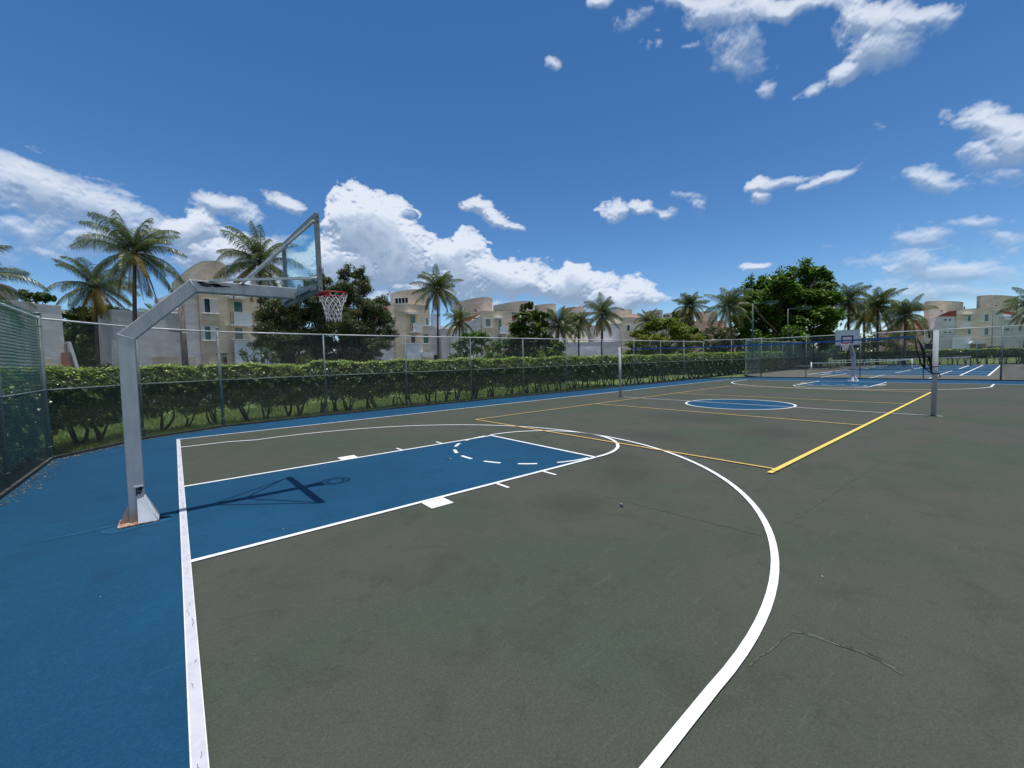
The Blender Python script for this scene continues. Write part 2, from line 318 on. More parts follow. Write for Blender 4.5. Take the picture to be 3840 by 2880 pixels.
kb = sheet('blue_keys', [[(0, -KW), (FT, -KW), (FT, KW), (0, KW)], [(FFT, -KW), (BLF, -KW), (BLF, KW), (FFT, KW)], circ_pts(CCX, .08, CCR, 0, 360, 65)[:-1]], 0.004, M['blue']); tag(kb, kind='structure')
LW = .075
def strip(b, pts, wd, z, closed=False):
    P = np.array(pts, float); T = np.gradient(P, axis=0) if len(P) > 2 else np.repeat([P[1]-P[0]], 2, 0)
    if closed: T[0] = P[1]-P[-2]; T[-1] = T[0]
    T /= np.linalg.norm(T, axis=1)[:, None]; N = np.c_[-T[:, 1], T[:, 0]]
    L, Rr = P+N*wd/2, P-N*wd/2
    for i in range(len(P)-1): b.raw([(*L[i], z), (*Rr[i], z), (*Rr[i+1], z), (*L[i+1], z)], [(0, 1, 2, 3)])
def lines(name, mat, z, items):
    b = MB()
    for it in items: strip(b, it[0], it[1], z, len(it) > 2)
    return tag(b.build(name, mat), kind='structure')
W = []
W.append(([(0, SL), (BLF, SL)], .07))
W.append(([(0, KW), (FT, KW)], LW)); W.append(([(0, -KW), (FT, -KW)], LW)); W.append(([(FFT, KW), (BLF, KW)], LW)); W.append(([(FFT, -KW), (BLF, -KW)], LW))
W.append(([(BLF, -16), (BLF, SL)], .07))
lines('white_court_lines', M['white_line'], .012, W)
W = []
W.append(([(FT, -KW), (FT, KW)], LW)); W.append(([(FFT, -KW), (FFT, KW)], LW))
W.append((circ_pts(6.80, .03, 1.87, -94, 94, 44), LW)); W.append((circ_pts(31.2, 0, 1.85, 94, 266, 40), LW))
A3 = [(0, 6.56)]+circ_pts(2.43, 0, 6.24, 62, -62, 70)
# three-point line: short straight legs then the arc
near3 = [(0, 6.52), (1.0, 6.50)]+circ_pts(2.43, 0.02, 6.25, 97, -90, 90)+[(2.0, -6.245), (1.0, -6.28), (0, -6.32)]
W.append((near3, .070))
far3 = [(BLF, 6.72), (35.4, 6.68)]+circ_pts(34.3, .1, 6.55, 96, 264, 80)+[(35.4, -6.45), (BLF, -6.5)]
far3 = [(BLF, 6.75), (35.3, 6.72)]+[(34.2+(x-34.2)*.87, y) for x, y in circ_pts(34.2, .1, 6.55, 96, 264, 80)]+[(35.3, -6.42), (BLF, -6.45)]
W.append((far3, .08))
lines('white_court_arcs', M['white_line'], .016, W)
W = []
for x0, x1 in ((2.68, 3.04),):
    for s in (1, -1): W.append(([((x0+x1)/2, s*(KW+.03)), ((x0+x1)/2, s*(KW+.35))], x1-x0))
for x in (4.07, 5.15):
    for s in (1, -1): W.append(([(x, s*(KW+.03)), (x, s*(KW+.35))], .055))
for x0, x1 in ((33.35, 33.7),): W += [([((x0+x1)/2, s*(KW+.03)), ((x0+x1)/2, s*(KW+.40))], x1-x0) for s in (1, -1)]
for x in (32.2, 32.75): W += [([(x, s*(KW+.03)), (x, s*(KW+.40))], .09) for s in (1, -1)]
cxd, cyd, rd = 6.59, .09, 1.84
def angd(x, y): return math.degrees(math.atan2(y-cyd, x-cxd)) % 360
for a, b_ in (((5.48, 1.53), (5.16, 1.31)), ((4.94, 1.01), (4.82, .64)), ((4.75, .33), (4.77, -.07)), ((4.82, -.43), (4.97, -.79)), ((5.18, -1.09), (5.45, -1.36))):
    W.append((circ_pts(cxd, cyd, rd, angd(*a), angd(*b_), 6), LW))
W.append((circ_pts(cxd, cyd, rd, angd(5.79, 1.74), 92, 8), .06)); W.append((circ_pts(cxd, cyd, rd, angd(5.80, -1.57), 268, 8), .06))
for a0 in (-62, -36, -10, 16, 42): W.append((circ_pts(31.2, 0, 1.8, a0, a0+13, 5), .09))
lines('white_court_dashes', M['white_line'], .008, W)
lines('white_centre_line', M['white_line'], .014, [([(CCX, -5.9), (CCX, 5.75)], .055), (circ_pts(CCX, .08, CCR, 0, 360, 73), .08, 1)])
# volleyball lines
VY0, VY1, VX0, VX1 = 4.77, -4.67, 8.13, 28.28
lines('yellow_volleyball_lines', M['yellow_line'], .020, [([(VX0, VY0), (VX1, VY0)], .06)] + [([(x, VY1), (x, VY0-.03)], .06) for x in (VX0+.03, 14.73, 21.68, VX1)])
lines('bold_yellow_line', M['yellow_bold'], .024, [([(VX0-.32, VY1-.02), (VX0-.16, VY1-.02)], .085), ([(VX0-.13, VY1-.02), (VX1, VY1)], .085)])
lines('worn_baseline', M['old_line'], .018, [([(BL0/2, -16), (BL0/2, SL+.03)], .078)])
lines('baseline_edge', M['white_line'], .021, [([(BL0+.005, -16), (BL0+.005, SL+.03)], .006), ([(-.003, -16), (-.003, SL)], .005)])
rng = random.Random(4)
b = MB(); y = -6.6
while y < 8:
    ln = rng.uniform(.05, .42); x = BL0/2+rng.uniform(-.012, .012); pts = []
    for k in range(max(3, int(ln/.018))): pts.append((x, y)); y += rng.uniform(.006, .022); x += rng.uniform(-.006, .006); x = min(-.012, max(BL0+.012, x))
    if len(pts) > 2: strip(b, pts, rng.uniform(.0012, .0034), .0225)
    y += rng.choice((.015, .03, .3, .55, .8))*rng.uniform(.6, 1.3)
tag(b.build('baseline_crack', M['crack']), kind='structure')
# patch seam at the lower right and hairline joints
def wob(pts, amp, step=.03, seed=1):
    r = random.Random(seed); out = []
    for (x0, y0), (x1, y1) in zip(pts[:-1], pts[1:]):
        n = max(2, int(math.hypot(x1-x0, y1-y0)/step))
        for i in range(n): t = i/n; out.append((x0+(x1-x0)*t+r.uniform(-amp, amp), y0+(y1-y0)*t+r.uniform(-amp, amp)))
    return out+[pts[-1]]
PS = [(2.80, -6.29), (2.96, -6.30), (3.03, -6.32), (3.27, -6.34), (3.43, -6.36), (3.47, -6.42), (3.48, -6.46), (3.51, -6.63), (3.535, -6.77), (3.50, -6.89), (3.47, -6.95)]
b = MB(); strip(b, wob(PS, .0035, .02), .013, .0045); strip(b, wob([(x-.02, y-.004) for x, y in PS[4:]], .006, .03, 5), .022, .0042)
tag(b.build('patch_seam', M['seam']), kind='structure')
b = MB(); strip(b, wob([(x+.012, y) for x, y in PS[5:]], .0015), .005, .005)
tag(b.build('patch_seam_edge', M['seam_dark']), kind='structure')  # narrow darker strip along one side of the seam
# ------------------------------------------------------------------ metal, fabric, leaf materials
M['galv'] = simple('galvanised_steel', (.30, .32, .32), .45, .55, .18, 6, streak=True)
M['galv_dark'] = simple('weathered_green_grey_post', (.15, .19, .18), .6, .1, .2, 5, streak=True)
M['wire'] = simple('galvanised_wire', (.30, .33, .32), .5, .1, .1, 3)
M['rail'] = simple('bright_rail', (.58, .59, .59), .45, .1, .12, 8)
M['pole_paint'] = simple('silver_grey_pole_paint', (.43, .445, .455), .45, .1, .10, 4, bmp=.05, streak=True)
M['pole_white'] = simple('pale_grey_enamel', (.35, .375, .395), .85, 0, .08, 5, streak=True)
M['primer'] = simple('bare_dark_metal', (.035, .04, .055), .7, .2, .2, 30)
M['gusset'] = simple('white_gusset_paint', (.72, .73, .77), .5, 0, .06, 6)
M['frame'] = simple('board_frame_metal', (.23, .24, .25), .5, .4, .12, 8)
M['rim'] = simple('red_rim_paint', (.50, .022, .03), .45, 0, .2, 20)
M['cord'] = simple('white_net_cord', (.60, .585, .58), .8, 0, .2, 30)
M['black'] = simple('black_webbing', (.012, .012, .016), .7, 0, .1, 20)
M['tape'] = simple('blue_net_tape', (.015, .10, .33), .6, 0, .15, 10)
M['rust'] = None
def rust_mat():
    m, nt, bs, _ = new_mat('rusty_base_plate'); p = pos(nt)
    n = nt.noise(p, 22, 6, .7, .5)
    c = nt.mix(nt.mr(n, .44, .52), (.50, .45, .40), (.30, .11, .045)); c = nt.mix(nt.mr(n, .56, .63), c, (.15, .045, .025))
    nt.l.new(c, bs.inputs['Base Color']); bs.inputs['Roughness'].default_value = .8; return m
M['rust'] = rust_mat()
def stained_pole():
    # the pole is stained by rust running off its foot
    m, nt, bs, _ = new_mat('pole_with_rust_stain'); p = pos(nt)
    sp = nt.new('ShaderNodeSeparateXYZ'); nt.l.new(p, sp.inputs[0])
    n = nt.noise(nt.scale(p, 1, 1, .35), 9, 6, .65); n2 = nt.noise(p, 45, 3, .6)
    c = nt.mix(nt.mr(n, .3, .7), (.42, .435, .45), (.50, .515, .53))
    f = nt.mr(nt.math('ADD', sp.outputs[2], nt.math('MULTIPLY', n, -.25)), -.08, .16, .75, 0)
    c = nt.mix(f, c, (.36, .22, .14)); c = nt.mix(nt.mr(n2, .70, .74, 0, .6), c, (.5, .52, .54))
    nt.l.new(c, bs.inputs['Base Color']); bs.inputs['Roughness'].default_value = .5; bs.inputs['Metallic'].default_value = .2; return m
M['pole_stain'] = stained_pole()
def glass_mat(name, tint, refl=.12):
    m, nt, bs, out = new_mat(name); nt.n.remove(bs)
    tr = nt.new('ShaderNodeBsdfTransparent'); tr.inputs[0].default_value = (*tint, 1)
    gl = nt.new('ShaderNodeBsdfGlossy'); gl.inputs['Roughness'].default_value = .02; gl.inputs['Color'].default_value = (.9, 1, 1, 1)
    fr = nt.new('ShaderNodeFresnel'); fr.inputs[0].default_value = 1.5
    mx = nt.new('ShaderNodeMixShader'); nt.l.new(nt.math('MULTIPLY', fr.outputs[0], refl, clamp=True), mx.inputs[0])
    nt.l.new(tr.outputs[0], mx.inputs[1]); nt.l.new(gl.outputs[0], mx.inputs[2]); nt.l.new(mx.outputs[0], out.inputs[0]); return m
M['board_glass'] = glass_mat('tempered_glass', (.88, .97, .965), .30)
def screen_mat(name, c, cover, stripes=False):
    """woven shade netting: partly open weave, sagging in horizontal folds when stripes is set"""
    m, nt, bs, out = new_mat(name); p = pos(nt)
    tr = nt.new('ShaderNodeBsdfTransparent'); bs.inputs['Base Color'].default_value = (*c, 1); bs.inputs['Roughness'].default_value = .8
    n = nt.noise(p, 2.3, 5, .6); fac = nt.mr(n, .3, .7, cover-.14, cover+.14)
    if stripes:
        sp = nt.new('ShaderNodeSeparateXYZ'); nt.l.new(p, sp.inputs[0])
        zz = nt.math('ADD', sp.outputs[2], nt.math('MULTIPLY', nt.noise(nt.scale(p, 1, 1, .5), 1.5, 4, .6), .10))
        wv_ = nt.math('SINE', nt.math('MULTIPLY', zz, 95.0))
        fac = nt.math('ADD', fac, nt.mr(wv_, .0, .9, -.22, .38), clamp=True)
        fac = nt.math('MULTIPLY', fac, nt.mr(sp.outputs[2], 1.7, 2.15, .42, 1.0))
        cc = nt.mix(nt.mr(nt.noise(nt.scale(p, 1, 1, 3), 7, 5, .7), .35, .7), c, tuple(min(.75, x*1.8+.05) for x in c)); cc = nt.mix(nt.mr(wv_, .2, .9), cc, tuple(x*.22 for x in c)); nt.l.new(cc, bs.inputs['Base Color'])
    mx = nt.new('ShaderNodeMixShader'); nt.put(mx.inputs[0], fac); nt.l.new(tr.outputs[0], mx.inputs[1]); nt.l.new(bs.outputs[0], mx.inputs[2]); nt.l.new(mx.outputs[0], out.inputs[0]); return m
M['screen_green'] = screen_mat('green_shade_netting', (.09, .40, .21), .62, True)
M['screen_teal'] = screen_mat('teal_windscreen', (.012, .15, .11), .30)
M['screen_thin'] = screen_mat('thin_grey_green_windscreen', (.035, .09, .07), .2)
def leaf_mat(name, dark, light, bright=None, trans=.3, rough=.45, vary=1.0):
    m, nt, bs, out = new_mat(name); geo = nt.new('ShaderNodeNewGeometry'); r = geo.outputs['Random Per Island']
    n = nt.noise(geo.outputs['Position'], .9, 3, .6)
    f = nt.math('ADD', nt.math('MULTIPLY', r, .65), nt.math('MULTIPLY', nt.mr(n, .3, .7), .35))
    c = nt.mix(f, dark, light)
    if bright: c = nt.mix(nt.mr(r, .86, .98), c, bright)
    nt.l.new(c, bs.inputs['Base Color']); bs.inputs['Roughness'].default_value = rough; bs.inputs['Specular IOR Level'].default_value = .35
    tl = nt.new('ShaderNodeBsdfTranslucent'); nt.l.new(nt.mix(1.0, c, (1.0, 1.15, .45), 'MULTIPLY'), tl.inputs[0])
    mx = nt.new('ShaderNodeMixShader'); mx.inputs[0].default_value = trans; nt.l.new(bs.outputs[0], mx.inputs[1]); nt.l.new(tl.outputs[0], mx.inputs[2]); nt.l.new(mx.outputs[0], out.inputs[0]); return m
M['hedge'] = leaf_mat('hedge_leaves', (.020, .045, .007), (.080, .140, .014), (.30, .36, .12), .2, .32)
M['hedge_far'] = leaf_mat('far_hedge_leaves', (.028, .058, .010), (.085, .14, .018), None, .25)
M['leaf_dark'] = leaf_mat('dark_leaves', (.022, .045, .008), (.075, .125, .018), (.15, .19, .05), .22)
M['leaf_olive'] = leaf_mat('olive_leaves', (.032, .048, .015), (.095, .120, .038), (.20, .23, .11), .2)
M['leaf_green'] = leaf_mat('green_leaves', (.032, .080, .008), (.11, .20, .016), (.16, .26, .025), .3)
M['leaf_yellow'] = leaf_mat('yellow_green_leaves', (.085, .12, .010), (.20, .24, .018), (.27, .28, .03), .35)
M['leaf_broad'] = leaf_mat('broad_glossy_leaves', (.030, .062, .010), (.11, .165, .028), (.24, .29, .09), .2, .35)
M['leaf_grey'] = leaf_mat('grey_green_leaves', (.06, .085, .05), (.15, .18, .12), None, .2)
M['frond'] = leaf_mat('palm_fronds', (.038, .062, .018), (.13, .160, .050), (.27, .28, .12), .25, .35)
M['frond_old'] = leaf_mat('dry_palm_fronds', (.13, .10, .015), (.33, .23, .045), (.38, .29, .08), .3, .5)
M['agave'] = leaf_mat('blue_green_blades', (.20, .27, .25), (.38, .46, .44), None, .1)
M['bark'] = simple('bark', (.07, .055, .042), .9, 0, .3, 8, bmp=.6, streak=True)
M['bark_palm'] = simple('palm_trunk', (.10, .085, .07), .9, 0, .3, 10, bmp=.6)
M['bark_dark'] = simple('dark_stems', (.022, .017, .012), .95, 0, .3, 12)

# ------------------------------------------------------------------ fences
H_F = 3.32
def chain_mesh(P0_, P1_, z0, z1, r=.0013, pitch=.078):
    """two crossing families of diagonal wires between two ground points"""
    P0_ = np.array(P0_, float); P1_ = np.array(P1_, float); L = np.hypot(*(P1_-P0_)); e = (P1_-P0_)/L; nrm = np.array([-e[1], e[0]]); h = z1-z0
    out = []
    for sgn in (1, -1):
        s = np.arange(-h, L+h, pitch); a0, a1 = s.copy(), s+sgn*h; t0, t1 = np.zeros_like(s), np.ones_like(s)
        d = a1-a0
        with np.errstate(divide='ignore', invalid='ignore'):
            for lim in (0.0, L):
                t = (lim-a0)/d
                if (lim == 0 and sgn > 0) or (lim == L and sgn < 0): t0 = np.maximum(t0, np.where((a0 < 0) if sgn > 0 else (a0 > L), t, 0))
                else: t1 = np.minimum(t1, np.where((a1 > L) if sgn > 0 else (a1 < 0), t, 1))
        k = t1 > t0+.005; a0, d, t0, t1 = a0[k], d[k], t0[k], t1[k]
        A = np.c_[P0_[0]+e[0]*(a0+d*t0), P0_[1]+e[1]*(a0+d*t0), z0+h*t0]; B = np.c_[P0_[0]+e[0]*(a0+d*t1), P0_[1]+e[1]*(a0+d*t1), z0+h*t1]
        off = sgn*r*.9; A[:, :2] += nrm*off; B[:, :2] += nrm*off
        dv = B-A; dv /= np.linalg.norm(dv, axis=1)[:, None]; n3 = np.array([nrm[0], nrm[1], 0.0]); sd = np.cross(dv, n3)
        c = [sd*r, n3*r+0*sd, -sd*r, -n3*r+0*sd]
        for i in range(4):
            j = (i+1) % 4; out.append(np.stack([A+c[i], A+c[j], B+c[j], B+c[i]], 1))
    return np.concatenate(out)
FENCES = 0
def fence(pts, label, z_top=H_F, thick=(), mid=1.65, pitch=.078, r=.0013, post_m='galv_dark', screen=None, group='chain link fence runs around the courts', skip_first=False, screen_z=(1.9, 3.2), rail_m='rail', pr=.03):
    root = empty('chain_link_fence', (pts[0][0], pts[0][1], 0)); tag(root, label, 'fence', group)
    def ch(o): o.matrix_parent_inverse = root.matrix_basis.inverted(); return o
    for i, (x, y) in enumerate(pts):
        if i == 0 and skip_first: continue
        tk = i in thick; rad = .047 if tk else pr; b = MB(); b.tube([(x, y, -.05), (x, y, z_top+(.10 if tk else -.02))], rad, 10)
        if tk: b.tube([(x, y, z_top+.10), (x, y, z_top+.125), (x, y, z_top+.15)], [rad*1.25, rad*1.1, rad*.4], 10)
        for zz in (.3, mid, z_top-.2): b.tube([(x, y, zz), (x, y, zz+.025)], rad*1.18, 10)
        ch(b.build('post', M[post_m], root, True))
    b = MB()
    for p, q in zip(pts[:-1], pts[1:]): b.tube([(*p, z_top), (*q, z_top)], .024, 8)
    ch(b.build('top_rail', M[rail_m], root, True)); b = MB()
    for p, q in zip(pts[:-1], pts[1:]): b.tube([(*p, mid), (*q, mid)], .020, 6)
    ch(b.build('middle_rail', M[post_m], root, True))
    ch(quads('wire_mesh', np.concatenate([chain_mesh(p, q, .06, z_top, r, pitch) for p, q in zip(pts[:-1], pts[1:])]), M['wire'], root))
    if screen:
        b = MB()
        for p, q in zip(pts[:-1], pts[1:]):
            p, q = np.array(p), np.array(q); d = (q-p)/np.hypot(*(q-p)); n = np.array([-d[1], d[0]])*.03
            b.raw([(*(p+n), screen_z[0]), (*(q+n), screen_z[0]), (*(q+n), screen_z[1]), (*(p+n), screen_z[1])], [(0, 1, 2, 3)])
        ch(b.build('windscreen', M[screen], root))
    return root
near_left = [(-2.38, -2.6), (-2.38, .6), (-2.39, 3.8), (-2.40, 7.04)]
fence(near_left, 'chain link fence at the left edge hung with torn green shade netting', thick=(3,), screen='screen_green', screen_z=(.35, 3.42), pitch=.075)
fence(FENCE[1:4], 'short angled chain link fence cutting the near left corner behind the tall hoop pole', thick=(2,), skip_first=True, pitch=.075)
fence(FENCE[3:-2], 'long chain link fence running in front of the hedge along the left sideline', thick=(9,), skip_first=True)
fence([FENCE[-3], FENCE[-2], FENCE[-1]], 'angled chain link fence at the far left corner of the court', z_top=3.45, thick=(2,), skip_first=True)
fence(FAR, 'chain link fence across the end of the court behind the far white hoop', z_top=3.42, thick=(4,), skip_first=True, pitch=.085, r=.0014)
fence(FAR2, 'chain link fence with thin grey green windscreen right of the thick far post', z_top=3.42, skip_first=True, screen='screen_thin', screen_z=(.1, 3.3), pitch=.1)
fence(SIDE2[:8], 'tennis court side fence with teal windscreen in front of the big leafy tree', z_top=3.5, skip_first=True, screen='screen_teal', screen_z=(1.9, 3.35), pitch=.12, r=.0016)
fence(SIDE2[7:], 'far half of the tennis court side fence beneath the floodlights, teal windscreen', z_top=3.5, skip_first=True, screen='screen_teal', screen_z=(1.9, 3.35), pitch=.14, r=.002)
fence(BACK2, 'fence at the far end of the tennis court below the white and beige houses', z_top=3.5, skip_first=True, pitch=.16, r=.002, rail_m='rail', pr=.045)
# low kerb under the fences, coloured dark for the shadowed gap at their foot
b = MB()
def kerb(pts, wd=.12, h=.07):
    for p, q in zip(pts[:-1], pts[1:]): b.bar((*p, h/2-.02), (*q, h/2-.02), wd, h+.04)
kerb([(p[0], p[1]) for p in FENCE[:1]+FENCE[1:]]); kerb(FAR+FAR2[1:]); kerb(SIDE2); kerb(BACK2)
tag(b.build('kerb', M['kerb']), kind='structure')

# ------------------------------------------------------------------ near basketball hoop
HY = .13
hoop = empty('basketball_hoop', (-.51, HY, 0)); tag(hoop, 'tall grey gooseneck basketball hoop with clear glass backboard on the near baseline', 'basketball hoop', 'basketball hoops at the two ends of the court')
HI = Matrix.Translation((.51, -HY, 0))
def hp(o): o.matrix_parent_inverse = HI; return o
def sq(pts, wd, seg):
    """segment seg of a square tube with mitred corners in the x-z plane through y = HY"""
    P = [np.array(p) for p in pts]; L = []; Rr = []
    for i, p in enumerate(P):
        if i == 0: d = unit(P[1]-p); n = np.array([-d[1], d[0]]); k = 1
        elif i == len(P)-1: d = unit(p-P[i-1]); n = np.array([-d[1], d[0]]); k = 1
        else:
            d0 = unit(p-P[i-1]); d1 = unit(P[i+1]-p); n = unit(np.array([-d0[1]-d1[1], d0[0]+d1[0]])); k = 1/np.dot(n, np.array([-d0[1], d0[0]]))
        L.append(p+n*k*wd/2); Rr.append(p-n*k*wd/2)
    b = MB(); q = [L[seg], L[seg+1], Rr[seg+1], Rr[seg]]
    b.extrude([(a[0], HY-wd/2, a[1]) for a in q], (0, wd, 0))
    return b
def bevel(o, wd=.008, seg=2):
    m = o.modifiers.new('b', 'BEVEL'); m.width = wd; m.segments = seg; m.limit_method = 'ANGLE'; return o
AX = [(-.515, .02), (-.492, 2.50), (.25, 3.235), (1.58, 3.232)]
bevel(hp(sq(AX, .165, 0).build('pole', M['pole_stain'], hoop)), .008)
bevel(hp(sq(AX, .165, 1).build('arm', M['pole_paint'], hoop)), .008)
bevel(hp(sq(AX, .165, 2).build('arm', M['pole_paint'], hoop)), .008)
w1 = unit(np.array([-.492+.515, 2.48])); w2 = unit(np.array([.742, .735])); w3 = np.array([1.0, 0.0])
for c0, da, db in (((-.492, 2.50), w1, w2), ((.25, 3.235), w2, w3)):
    m_ = unit(np.array([-da[1]-db[1], da[0]+db[0]])); hh = .086/np.dot(m_, np.array([-da[1], da[0]]))
    a_ = np.array(c0)+m_*hh; c_ = np.array(c0)-m_*hh
    b = MB(); b.tube([(c_[0], HY-.084, c_[1]), (a_[0], HY-.084, a_[1]), (a_[0], HY+.084, a_[1])], .005, 6)
    hp(b.build('weld_bead', M['rail'], hoop, True))
# peeled paint: irregular bare patches lying on the steel
def blotch(cx, cz, rx, rz, seed, n=26, y=HY-.0835):
    r = random.Random(seed); pts = []
    for i in range(n):
        a = -2*math.pi*i/n; k = 1+.32*math.sin(3*a+seed)+r.uniform(-.22, .22); pts.append((cx+rx*k*math.cos(a), y, cz+rz*k*math.sin(a)))
    return pts
b = MB()
for q in ((.42, 3.262, .13, .028, 1), (.56, 3.255, .09, .022, 2), (.86, 3.30, .06, .009, 3), (.33, 3.275, .03, .012, 4)):
    b.extrude(blotch(*q), (0, -.0012, 0))
hp(b.build('bare_patch', M['primer'], hoop))
b = MB()
for q in ((-.475, .475, .030, .030, 5), (-.452, .478, .022, .014, 7), (-.498, .425, .018, .034, 8), (-.47, .42, .012, .02, 6), (-.445, .43, .004, .006, 2)):
    b.extrude(blotch(*q, y=HY-.0845), (0, -.0012, 0))
hp(b.build('bare_patch', M['primer'], hoop))
b = MB(); b.extrude([(-.50+.047*math.cos(a)*1.0+.02, HY-.0835, .512+.012*math.sin(a)*(1 if math.sin(a) < 0 else .3)) for a in np.linspace(0, -2*math.pi, 15)[:-1]], (0, -.010, 0))
hp(b.build('plate_stub', M['gusset'], hoop))
# base plate and gussets
b = MB(); b.box(-.71, -.30, -.045, .33, .012, .030); bevel(hp(b.build('base_plate', M['rust'], hoop)), .003)
b = MB(); b.box(-.705, -.305, -.04, .325, -.001, .011); hp(b.build('grout_pad', M['primer'], hoop))
b = MB()
yf = HY-.0855
b.extrude([(-.505, yf, .335), (-.425, yf, .355), (-.312, -.035, .031), (-.505, -.035, .031)], (0, -.008, 0))      # sloping white front plate
b.extrude([(-.432, yf, .36), (-.432, HY+.09, .36), (-.305, HY+.12, .031), (-.305, -.035, .031)], (.008, 0, 0))
hp(b.build('front_gusset', M['gusset'], hoop))
b = MB(); b.extrude([(-.602, HY-.02, .27), (-.70, HY-.02, .031), (-.598, HY-.02, .031)], (0, .012, 0)); b.extrude([(-.42, HY, .36), (-.305, HY, .10), (-.305, HY, .031), (-.42, HY, .031)], (0, .012, 0))
b.extrude([(-.515, HY+.085, .3), (-.515, .32, .031), (-.515, HY+.085, .031)], (.012, 0, 0))
hp(b.build('side_gusset', M['pole_stain'], hoop))
# backboard, slightly turned on its mount
BN, BFr = np.array([1.672, -.975]), np.array([1.604, 1.0]); bd = (BFr-BN)/np.linalg.norm(BFr-BN); bn = np.array([bd[1], -bd[0]])
bw = np.linalg.norm(BFr-BN); ZB, ZT = 3.125, 4.235
def bp(s, z, o=0.0): return (BN[0]+bd[0]*s+bn[0]*o, BN[1]+bd[1]*s+bn[1]*o, z)
board = empty('backboard'); board.parent = hoop; hp(board)
def fr(s0, z0, s1, z1, w1_=.055, d1_=.06, b=None):
    p = [bp(s0, z0, -d1_/2), bp(s1, z0, -d1_/2), bp(s1, z1, -d1_/2), bp(s0, z1, -d1_/2)]
    b.extrude(p, (bn[0]*d1_, bn[1]*d1_, 0)); return b
b = MB(); fr(0, ZB, .055, ZT, b=b); fr(bw-.055, ZB, bw, ZT, b=b); fr(.056, ZT-.06, bw-.056, ZT, b=b); fr(.056, ZB, bw-.056, ZB+.07, b=b)
bevel(b.build('board_frame', M['frame'], board), .004)
b = MB(); fr(.05, ZB+.065, bw-.05, ZT-.055, d1_=.012, b=b); b.build('glass_pane', M['board_glass'], board)
for z in (ZB+.045, ZB+.30, ZB+.335, ZT-.06, ZT-.13):
    p = np.array(bp(-.001, z, 0)); b = MB(); b.tube([p, p-np.array([bd[0], bd[1], 0])*.004], .011, 8); b.build('bolt_hole', M['primer'], board)
b = MB()  # angle irons behind the lower corners and the centre mount
for s in (.12, bw-.12): b.bar(bp(s-.08, ZB+.05, -.06), bp(s+.08, ZB+.05, -.06), .04, .05)
b.bar(bp(.1, ZB+.085, -.065), bp(bw-.1, ZB+.085, -.065), .045, .06)
b.bar(bp(bw/2+.1-.09, ZB+.01, -.03), bp(bw/2+.1-.09, ZB+.24, -.03), .17, .02)
b.build('mounting_bar', M['pole_white'], board)
# struts from the arm to the four corners of the board
for sname, a, c in (('strut', (.44, HY-.075, 3.325), bp(.03, ZB+.19, -.045)), ('strut', (.44, HY+.075, 3.325), bp(bw-.03, ZB+.19, -.045)),
                    ('strut', (.84, HY-.07, 3.33), bp(.05, ZT-.12, -.045)), ('strut', (.84, HY+.07, 3.33), bp(bw-.05, ZT-.12, -.045))):
    b = MB(); b.bar(a, c, .034, .034); d = unit(np.array(c)-np.array(a)); e_ = np.array(c); b.tube([e_-d*.05, e_+d*.02], .022, 8); hp(b.build(sname, M['rail'], hoop))
# rim, bracket, net
RC = np.array([2.155, HY, 3.285]); RR = .243
rim = empty('rim'); rim.parent = hoop; hp(rim)
b = MB(); a = np.linspace(0, 2*math.pi, 49); b.tube([(RC[0]+RR*math.cos(t), RC[1]+RR*math.sin(t), RC[2]) for t in a], .0095, 8, False)
for t in (140, 220):
    t = math.radians(t); b.bar((RC[0]+RR*math.cos(t), RC[1]+RR*math.sin(t), RC[2]-.004), (1.70, HY+.08*math.sin(t)*1.2, RC[2]-.10), .012, .012)
b.raw([(1.69, HY-.09, RC[2]+.01), (1.69, HY+.09, RC[2]+.01), (RC[0]-.20, HY+.13, RC[2]+.003), (RC[0]-.20, HY-.13, RC[2]+.003), (1.69, HY-.09, RC[2]), (1.69, HY+.09, RC[2]), (RC[0]-.20, HY+.13, RC[2]-.006), (RC[0]-.20, HY-.13, RC[2]-.006)],
      [(0, 1, 2, 3), (7, 6, 5, 4), (0, 3, 7, 4), (1, 5, 6, 2), (2, 6, 7, 3), (0, 4, 5, 1)])
b.box(1.672, 1.69, HY-.09, HY+.09, RC[2]-.13, RC[2]+.012)
b.build('rim_ring', M['rim'], rim, True)
b = MB(); aa = np.radians(np.linspace(118, 242, 18)); pr_ = [(RC[0]+(RR-.004)*math.cos(t), RC[1]+(RR-.004)*math.sin(t)) for t in aa]
for (p_, q_) in zip(pr_[:-1], pr_[1:]): b.extrude([(*p_, RC[2]-.065), (*q_, RC[2]-.065), (*q_, RC[2]-.004), (*p_, RC[2]-.004)], (-.004, 0, 0))
b.build('rim_brace', M['rim'], rim)
